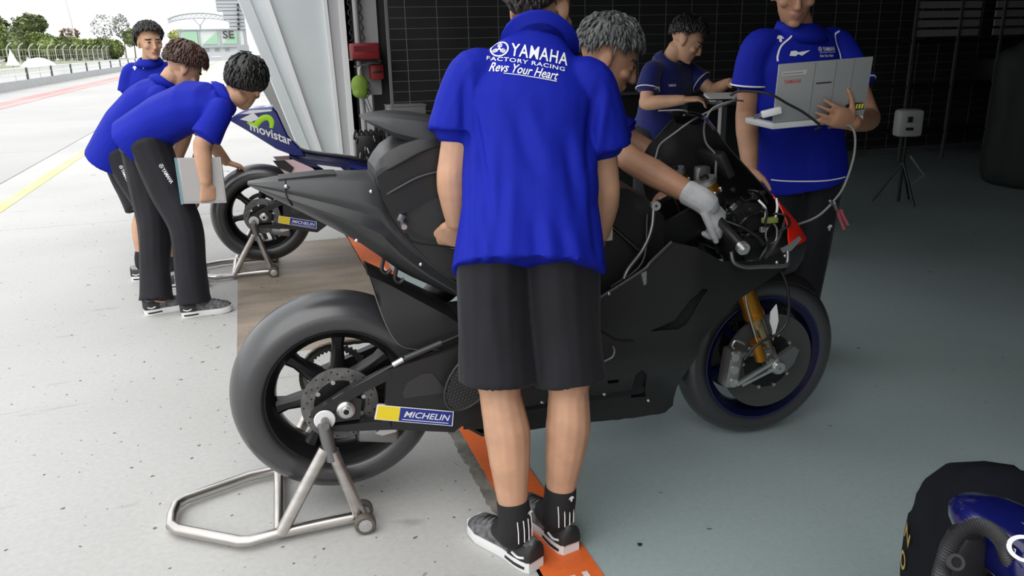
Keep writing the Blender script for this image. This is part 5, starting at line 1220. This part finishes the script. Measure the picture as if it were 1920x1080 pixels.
for k in range(9): MB().box((-.5+.125*k, -.03, 1.2), (.02, .03, 2.4)).build('rib', PALE, wp)
ht = empty('work_lamp', (5.09, 5.19, 0), 0, 'small grey box lamp on a thin stand in the dark garage', 'lamp')
MB().box((0, 0, .665), (.20, .13, .22), Matrix.Rotation(-.3, 3, 'Z'), .03).build('housing', mat('lamp_grey', (.34, .34, .33), .5), ht); MB().box((-.06, -.08, .70), (.04, .012, .045), Matrix.Rotation(-.3, 3, 'Z'), .003).build('switch', BLKP, ht); MB().box((-.055, -.08, .625), (.06, .01, .022), Matrix.Rotation(-.3, 3, 'Z'), .002).build('nameplate', BLKP, ht)
MB().cyl((0, 0, .02), (0, 0, .6), .012).build('pole', BLKM, ht)
for k in range(3): a = 2*pi*k/3+.4; MB().tube([(0, 0, .35), (.2*cos(a), .2*sin(a), .012)], .009, 8).build('leg', BLKP, ht)
MB().tube([(.02, -.05, .40), (.10, -.06, .31), (.19, -.05, .23), (.08, -.05, .17)], .010, 8).build('bent_arm', mat('dull_steel', (.28, .28, .27), .45, metal=.3), ht)
cv = empty('covered_machine', (6.75, 5.3, 0), 0, 'large machine under a black cover with a silver emblem', 'cover')
cvm = MB(); cvm.box((0, 0, .62), (.75, .7, 1.22), None, .12); cvm.ball((0, 0, 1.18), (.36, .33, .2)); link('cover_cloth', fuse(cvm, mat('black_cover', (.012, .013, .013), .75), .02, 6, fold(.02, 6, 2.)), cv)
for a0, a1, r_ in ((200, 20, .095), (190, 60, .06)):
    MB().tube([Vector((-.22+r_*1.3*cos(radians(lerp(a0, a1, k/10))), -.375, 1.10+r_*.8*sin(radians(lerp(a0, a1, k/10))))) for k in range(11)], .008, 6).build('emblem_arc', mat('crest_silver', (.35, .36, .36), .5), cv)
MB().bar((-.36, -.375, 1.07), (-.18, -.375, 1.10), .008, .014).build('emblem_bar', mat('crest_silver', (.35, .36, .36), .5), cv)

# ------------------------------------------------------------------ blue bike front end at lower right
hd3 = Vector((.512, .859, 0)); rz3 = atan2(hd3.y, hd3.x)
B3 = empty('racing_motorcycle', (1.165, .848, 0), rz3, 'glossy blue motorcycle front end in the lower right corner', 'motorcycle', 'racing motorcycles')
w3 = MB().lathe([(.205, -.05), (.218, -.058), (.19, -.02), (.19, .02), (.218, .058), (.205, .05)], (0, 0, .30), (0, 1, 0), 48).build('front_wheel', RIMBLUE, B3)
MB().lathe(prof, (0, 0, .30), (0, 1, 0), 56).build('tyre', TYRE, w3, ang=50)
MB().lathe([(.01, -.06), (.165, -.075), (.165, .075), (.01, .06)], (0, 0, .3), (0, 1, 0), 40).build('brake_disc', CDISC, w3)
WARM = mat('tyre_warmer_fabric', (.0045, .005, .008), .85, var=.2, vscale=10, bump=.2, bscale=200, spec=.15)
TW = empty('tyre_warmer', (1.165, .848, 0), rz3, 'padded black tyre warmer with gold lettering wrapped round a wheel', 'tyre warmer')
wm = MB(); wm.lathe([(.215, -.072), (.285, -.082), (.312, -.05), (.319, 0), (.312, .05), (.285, .082), (.20, .086), (.12, .080), (.06, .072), (.06, .066), (.20, .072), (.235, .05), (.300, .03), (.300, -.03), (.235, -.05)], (0, 0, .305), (0, 1, 0), 72)
wmm = wm.mesh('padding', WARM, 0)
wmm.update(); 
for v in wmm.vertices:
    a = atan2(v.co.z-.305, v.co.x); r_ = math.hypot(v.co.x, v.co.z-.305); k = .010*noise.noise((cos(a)*5, sin(a)*5, v.co.y*8))-(.012 if abs((a*4/pi) % 1-.5) < .06 else 0); f_ = (r_+(k if r_ > .28 else 0))/r_
    v.co.x *= f_; v.co.z = .305+(v.co.z-.305)*f_
wmm.polygons.foreach_set('use_smooth', [True]*len(wmm.polygons)); link('padding', wmm, TW)
GOLDP = mat('gold_print', (.38, .27, .05), .45)
for k, ch in enumerate('OZ'):
    t_ = text2d(ch, .055, .001); m_ = MB(); a0 = radians(-4+15*k)
    flat(m_, t_, lambda u, v: Vector(((.24+v)*cos(a0+u/.25), .0905-max(0, v)*.06, .305+(.24+v)*sin(a0+u/.25)))); m_.build('gold_letter', GOLDP, TW, ang=0, recalc=False)
MB().box((.300, .05, .36), (.014, .03, .06), Matrix.Rotation(-.3, 3, 'Y'), .004).build('white_tab', WHT, TW)
# bodywork in world coordinates, then moved under the bike
NAVG = mat('deep_gloss_blue', (.004, .006, .075), .15, coat=.8)
Mi = (Matrix.Translation((1.165, .848, 0)) @ Matrix.Rotation(rz3, 4, 'Z')).inverted()
axp = [Vector((.993, .822, .640)), Vector((.985, .79, .652)), Vector((.978, .752, .655)), Vector((.978, .70, .652)), Vector((.99, .645, .64)), Vector((1.02, .56, .62))]
rgs = []
for i, c_ in enumerate(axp):
    t_ = (axp[min(i+1, 5)]-axp[max(i-1, 0)]).normalized(); sd = t_.cross(Vector((0, 0, 1))).normalized(); up_ = sd.cross(t_); w_ = (.010, .034, .052, .064, .075, .085)[i]; h_ = (.008, .026, .038, .046, .054, .06)[i]
    rgs.append([c_+sd*w_*math.copysign(abs(cos(q))**.8, cos(q))+up_*h_*math.copysign(abs(sin(q))**.8, sin(q)) for q in [2*pi*k/24 for k in range(24)]])
nf = MB().rings(rgs).xf(Mi).build('front_mudguard', NAVG, B3, ang=70, label='deep glossy blue pointed mudguard')
for o_ in (.012, -.006): MB().tube([c_+Vector((-.2, -.6, .4)).normalized()*w_+Vector((0, 0, o_)) for c_, w_ in zip(axp[1:5], (.032, .049, .060, .070))], .0012, 6, 4).xf(Mi).build('body_crease', mat('crease_violet', (.10, .09, .22), .3), B3)
wf_ = MB(); wf_.ball((.955, .735, .668), (.028, .024, .020)); wf_.ball((.935, .712, .672), (.014, .014, .012)); wf_.xf(Mi).build('white_winglet', WHT, B3)
m_ = MB(); flat(m_, ringshape(.013, .018, sx=1.3), lambda u, v: Mi @ (Vector((.925, .650, .688))+Vector((.80, -.55, -.1)).normalized()*u+Vector((.2, .3, .93)).normalized()*v)); m_.build('ring_print', PRINTW, B3, ang=0, recalc=False)
m_ = MB(); flat(m_, polyshape([(-.012, -.003), (.012, -.003), (.012, .003), (-.012, .003)]), lambda u, v: Mi @ (Vector((.915, .668, .680))+Vector((.85, -.5, -.35)).normalized()*u+Vector((.3, .3, .9)).normalized()*v)); m_.build('bar_print', PRINTW, B3, ang=0, recalc=False)
for s in (-1, 1): MB().cyl((0, .085*s, .31), (-.16, .085*s, .60), .022).build('fork_leg', BLKM, B3)
MB().box((-.46, 0, .40), (.3, .24, .4), None, .06).build('lower_fairing', NAVG, B3)
# ribbed hose arching in front of it, with its dark duct
HB = empty('ribbed_hose', (.88, .68, 0), 0, 'black ribbed hose arching over a dark duct in the lower right corner', 'hose')
hs_ = catmull([(-.045, .015, .02), (-.045, .015, .35), (-.043, .015, .60), (-.039, .015, .665), (-.028, .012, .699), (-.006, .005, .713), (.019, -.003, .701), (.038, -.009, .672), (.053, -.014, .60), (.06, -.02, .3), (.06, -.02, .02)], 10); rr2 = []
for i in range(len(hs_)*2-1): rr2.append(hs_[i//2].lerp(hs_[min(i//2+1, len(hs_)-1)], (i % 2)*.5))
MB().tube(rr2, [(.0112 if i % 2 else .0085) for i in range(len(rr2))], 14).build('hose', mat('hose_black', (.03, .03, .032), .5), HB, ang=30)
MB().rings([[Vector((.006+w_*cos(q), .03+.02*sin(q), z)) for q in [2*pi*k/20 for k in range(20)]] for z, w_ in ((.02, .05), (.40, .05), (.62, .045), (.668, .036), (.685, .02))]).build('duct', mat('duct_black', (.015, .015, .016), .5), HB)
MB().lathe([(.007, -.004), (.011, -.004), (.012, .0), (.011, .004), (.007, .004)], (-.045, -.004, .672), (.3, .75, -.5), 20).build('grommet', mat('hose_black', (.03, .03, .032)), HB)
MB().lathe([(.0, -.002), (.007, -.002), (.007, .002), (.0, .002)], (-.045, -.004, .672), (.3, .75, -.5), 20).build('grommet_bore', HOLE, HB)

# ================================================================== outside: pit wall, fence, trees, grandstand
RAILM = mat('rail_grey', (.40, .42, .43), .5); WALLM = mat('pit_wall', (.36, .37, .37), .8, var=.1)
PW = empty('pit_wall', (-8.75, 80, 0), 0, 'grey concrete pit wall with a white railing along the lane', 'wall')
MB().box((0, 0, .17), (.2, 150, .34)).build('parapet', WALLM, PW, ang=0)
for z in (.82, .58): MB().box((0, 0, z), (.05, 150, .05)).build('rail', WHITE2, PW, ang=0)
rb_ = MB()
for k in range(560): rb_.box((0, -74+.24*k, .58), (.02, .045, .46))
rb_.build('railing_bars', WHITE2, PW, ang=0, kind='stuff')
for k in range(30): MB().box((.03, -74+4.8*k, .58), (.07, .12, .5)).build('post', mat('post_dark', (.06, .065, .07), .6), PW, ang=0)
def parasol(loc, r, h, zt, label, closed=False):
    U = empty('parasol', loc, 0, label, 'parasol', 'white parasols behind the pit wall'); n = 8
    pr_ = [(.0, zt), (r*.35, zt-h*.12), (r*.7, zt-h*.45), (r, zt-h)] if not closed else [(0, zt), (r*.25, zt-h*.3), (r*.7, zt-h*.8), (r, zt-h)]
    vs = []; fs = []
    MB().lathe([(max(.01, a), b) for a, b in pr_]+[(max(.008, a-.02), b-.02) for a, b in reversed(pr_)], (0, 0, 0), (0, 0, 1), 16).build('canopy', mat('parasol_white', (.80, .80, .80), .7), U)
    MB().cyl((0, 0, 0), (0, 0, zt), .025, n=8).build('pole', RAILM, U)
parasol((-11.8, 44.6, 0), .95, .42, 1.33, 'half-open white parasol at the left edge behind the pit wall')
parasol((-10.55, 45.5, 0), .32, .75, 1.62, 'folded white parasol between the two open ones', True)
parasol((-9.75, 47.0, 0), .85, .42, 1.20, 'round white parasol behind the pit wall railing')
FN = empty('catch_fence', (-24, 110, 0), 0, 'long pale catch fence in front of the hedge', 'fence')
fm = MB()
for k in range(130): fm.box((0, -88+1.4*k, 1.0), (.03, .04, 2.0))
fm.build('fence_wires', mat('fence_wire', (.42, .42, .38), .7), FN, ang=0, kind='stuff')
for k in range(36): MB().tube([(0, -88+5*k, 0), (0, -88+5*k, 2.0), (.25, -88+5*k, 2.4), (.6, -88+5*k, 2.6)], .06, 6).build('post', mat('fence_post', (.50, .50, .48), .7), FN)
for z in (.6, 1.2, 1.9): MB().box((0, 0, z), (.03, 180, .04)).build('cable', mat('fence_wire', (.42, .42, .38)), FN, ang=0)
GRASS = mat('verge_grass', (.22, .24, .15), .9, var=.15, vscale=.3); MB().box((-53, 125, .03), (76, 190, .06)).build('ground_verge', GRASS, ang=0, kind='structure')
LEAF = mat('leaf_green_hazed', (.27, .33, .12), .8, var=.35, vscale=.4); LEAF2 = mat('leaf_dull', (.22, .26, .12), .8, var=.3, vscale=.4); LEAFG = mat('leaf_grey', (.40, .41, .38), .8); LEAFR = mat('leaf_russet', (.34, .23, .16), .8); TRUNK = mat('trunk', (.20, .16, .12), .9); YELF = mat('leaf_yellow', (.40, .43, .16), .8)  # greens lightened, distance haze is put into the leaf colour
def tree(name, loc, rx, rz, zc, m, n, label, cat='tree', ls=.55, palm=False, group='trees beyond the fence'):
    T = empty(name, loc, 0, label, cat, group); rn = random.Random(int(abs(loc[0]*7+loc[1]*3)))
    lf = MB()
    if n > 600: lf.ball((0, 0, zc), (rx*.86, rx*.86, rz*.86), n=14, m=10)
    for _ in range(n):
        while True:
            p = Vector((rn.uniform(-1, 1), rn.uniform(-1, 1), rn.uniform(-1, 1)))
            if p.length <= 1: break
        p = p.normalized()*p.length**.4; wob = 1+.28*noise.noise(p*2.2+Vector((loc[0], 0, 0)))
        c = Vector((p.x*rx*wob, p.y*rx*wob, zc+p.z*rz*wob)); a = Vector((rn.uniform(-1, 1), rn.uniform(-1, 1), rn.uniform(-.6, .6))).normalized()*ls*rn.uniform(.5, 1); b_, c_ = perp(a); b_ = b_*ls*.45
        lf.add([c-a, c+b_*.8, c+a, c-b_*.8], [(0, 1, 2, 3)])
    lf.build('crown', m, T, ang=0, recalc=False)
    MB().tube([(0, 0, 0), (.1, 0, zc*.5), (0, 0, zc)], [.18, .13, .06], 8, 3).build('trunk', TRUNK, T)
    return T
hx = [(-46.0, 172), (-43.5, 172), (-41, 174), (-38.6, 172), (-36.2, 174), (-33.8, 173), (-31.5, 174), (-29.4, 175), (-27.2, 176), (-25.2, 177), (-23.4, 178)]
hn = ['leftmost clump of the green hedge', 'tall green hedge clump second from the left', 'green hedge clump below the palm', 'thick green hedge clump just left of the russet tree', 'green hedge clump directly below the russet tree', 'lower green hedge clump just right of the russet tree', 'low green hedge clump by the lamp mast', 'low hedge clump just right of the lamp mast', 'low hedge clump under the grey bare tree', 'light green hedge clump near the right end', 'rightmost end clump of the green hedge']
for i, (x, y) in enumerate(hx):
    h = [4.8, 4.6, 4.4, 4.1, 3.6, 3.1, 2.6, 2.3, 2.1, 2.2, 2.0][i]; tree('hedge_clump', (x, y, 0), 1.9, h*.5+.9, .9+h*.5+.1, LEAF if i % 3 else LEAF2, 2200, hn[i], 'hedge', .42, group='hedge along the fence')
tree('palm_tree', (-45.6, 186, 0), 3.2, 1.6, 7.0, LEAF2, 700, 'bushy tree above the hedge at the left edge', ls=.8)
tree('palm_tree', (-38.5, 185, 0), 3.0, 1.9, 7.0, LEAF2, 900, 'dark feathery palm crown above the hedge', ls=.9)
tree('russet_tree', (-32.8, 190, 0), 1.9, 1.1, 5.2, LEAFR, 350, 'russet tree top above the hedge', ls=.6)
tree('bare_tree', (-27.0, 195, 0), 2.4, 2.6, 6.6, LEAFG, 520, 'thin grey tree right of the lamp mast', ls=.5)
tree('bare_tree', (-24.4, 203, 0), 1.8, 2.6, 6.8, LEAFG, 480, 'thin grey layered tree nearest the standing man', ls=.6)
tree('broadleaf_tree', (-20.6, 186, 0), 2.0, 1.7, 4.2, LEAF2, 800, 'rounded dark green tree at the hedge end', ls=.5)
tree('broadleaf_tree', (-13.0, 205, 0), 2.3, 1.6, 4.6, YELF, 700, 'yellow-green tree beside the grandstand', ls=.5)
tag(MB().tube([(-30.0, 178, 0), (-30.0, 178, 7), (-30.9, 178, 16)], [.16, .13, .08], 8, 4).build('lamp_mast', mat('mast_grey', (.55, .56, .57), .5)), 'tall thin pale lamp mast above the hedge', 'mast')
lm = empty('street_lamp', (-13.1, 46.5, 0), 0, 'short pale lamp post behind the pit wall near the left edge', 'lamp'); MB().cyl((0, 0, 0), (0, 0, 2.0), .035, n=8).build('post', RAILM, lm); MB().ball((0, 0, 2.05), (.11, .11, .14)).build('globe', mat('lamp_globe', (.85, .84, .80), .4), lm)
# grandstand
GS = empty('grandstand', (-6.5, 186, 0), 0, 'white and green grandstand with an arched truss canopy', 'grandstand')
GW = mat('stand_white', (.60, .64, .62), .7); GG = mat('stand_green', (.32, .52, .36), .7); GGR = mat('stand_grey', (.34, .36, .38), .7)
MB().box((1.2, 0, 1.17), (14.5, 6, 2.36)).build('lower_tier', GGR, GS, ang=0)
MB().box((1.5, 0, 3.9), (12.6, 5, 3.1)).build('upper_block', GW, GS, ang=0)
for x in (-4.9, -1.2, 2.9, 6.6): MB().box((x, -2.6, 3.9), (.35, .3, 3.3)).build('column', GGR, GS, ang=0)
for k, x in enumerate((-3.1, .9, 4.8)):
    MB().prism([(x-1.5, 2.6), (x+1.4, 2.6), (x+1.6, 5.1)] if k else [(x-1.6, 2.7), (x+1.6, 2.7), (x+1.6, 5.2), (x-1.0, 5.2)], -2.75, -2.5).build('green_panel', GG, GS, ang=0)
MB().box((1.5, -2.7, 5.5), (13.2, .4, .25)).build('cornice', GGR, GS, ang=0)
m_ = MB(); flat(m_, text2d('SE', 2.1, .05), lambda u, v: Vector((4.6+u*1.15, -2.95, 4.35+v))); m_.build('building_lettering', mat('dark_lettering', (.05, .05, .05), .6), GS, ang=0, recalc=False)
cn_ = []
for k in range(17):
    a = pi*(.12+.76*k/16); cn_.append((-.8-6.6*cos(a), 6.9+1.9*sin(a)))
for dy in (-1.5, 1.5):
    MB().tube([Vector((x, dy, z)) for x, z in cn_], .09, 6).build('canopy_arch', GGR, GS); MB().tube([Vector((x, dy, z-.7-.25*sin(pi*i/16))) for i, (x, z) in enumerate(cn_)], .07, 6).build('canopy_chord', GGR, GS)
tr_ = MB()
for i in range(16):
    (x, z), (x2, z2) = cn_[i], cn_[i+1]
    for dy in (-1.5, 1.5): tr_.cyl((x, dy, z), (x2, dy, z2-.75), .05, n=5); tr_.cyl((x2, dy, z2), (x, dy, z-.75), .05, n=5)
    tr_.cyl((x, -1.5, z), (x2, 1.5, z2), .05, n=5)
tr_.build('truss_bracing', GGR, GS, kind='stuff')
MB().tube([(-.8, 0, 5.3), (-.8, 0, 6.6)], .2, 8).build('mast', GGR, GS)
for s in (-1, 1): MB().tube([(-.8, 0, 6.3), (-.8+1.3*s, 0, 7.9)], .12, 6).build('mast_branch', GGR, GS)
PE = empty('pit_exit_block', (-5.6, 120, 0), 0, 'low white and grey barrier block at the end of the lane', 'building')
MB().box((0, 0, .5), (10, 2, 1.0)).build('barrier', mat('barrier_grey', (.45, .46, .48), .7), PE, ang=0); MB().box((1.5, .5, 1.35), (7.5, 1.5, .75)).build('cabin', GW, PE, ang=0)
for k in range(5): MB().box((-1.2+1.3*k, -.28, 1.4), (.6, .06, .42)).build('window', GGR, PE, ang=0)
MB().box((1.5, .3, 1.80), (8.2, 2.2, .12)).build('roof', GGR, PE, ang=0)
for k in range(4): MB().box((-3.5+2*k, -1.02, .5), (1.3, .06, .12)).build('white_board', WHITE2, PE, ang=0)
# louvred screens on the pit building further along, with small lights
LV = empty('louvre_screen', (0, 26.3, 0), 0, 'pale grey louvred screens stepping down the pit building', 'screen')
for j, (x0, x1, z0, z1) in enumerate(((-.52, .25, 2.46, 3.6), (-.36, .25, 2.22, 2.46), (-.22, .25, 1.92, 2.22))):
    n_ = max(1, int((z1-z0)/.09))
    for k in range(n_): MB().box(((x0+x1)/2, 0, z0+(k+.5)*(z1-z0)/n_), (x1-x0, .25, (z1-z0)/n_*.86)).build('louvre', mat('louvre_grey', (.42, .44, .46), .6), LV, ang=0)
    MB().box(((x0+x1)/2, .3, (z0+z1)/2), (x1-x0-.02, .3, z1-z0)).build('backing', GGR, LV, ang=0)
for k in range(6): MB().box((.10-.012*k, -.2, 2.62-.135*k), (.06, .1, .07)).build('light', BLKP, LV, ang=0)
MB().box((.2, 0, .96), (.1, .2, 1.92)).build('support', GGR, LV, ang=0)
vc = empty('video_camera', (.06, 8.3, 1.25), 0, 'small black camera on a bracket from the white pillar above the bending men', 'camera'); MB().bar((0, 0, -.02), (.20, 0, -.06), .02, .02).build('bracket', BLKP, vc); MB().cyl((0, 0, -.04), (0, 0, .03), .014, n=8).build('stem', BLKP, vc); MB().box((0, 0, .045), (.07, .12, .05), None, .01).build('camera_body', BLKP, vc); MB().cyl((-.01, -.06, .045), (-.02, -.10, .045), .02).build('lens', BLKP, vc); MB().bar((-.06, 0, .09), (.05, 0, .075), .03, .012).build('hood', BLKP, vc)
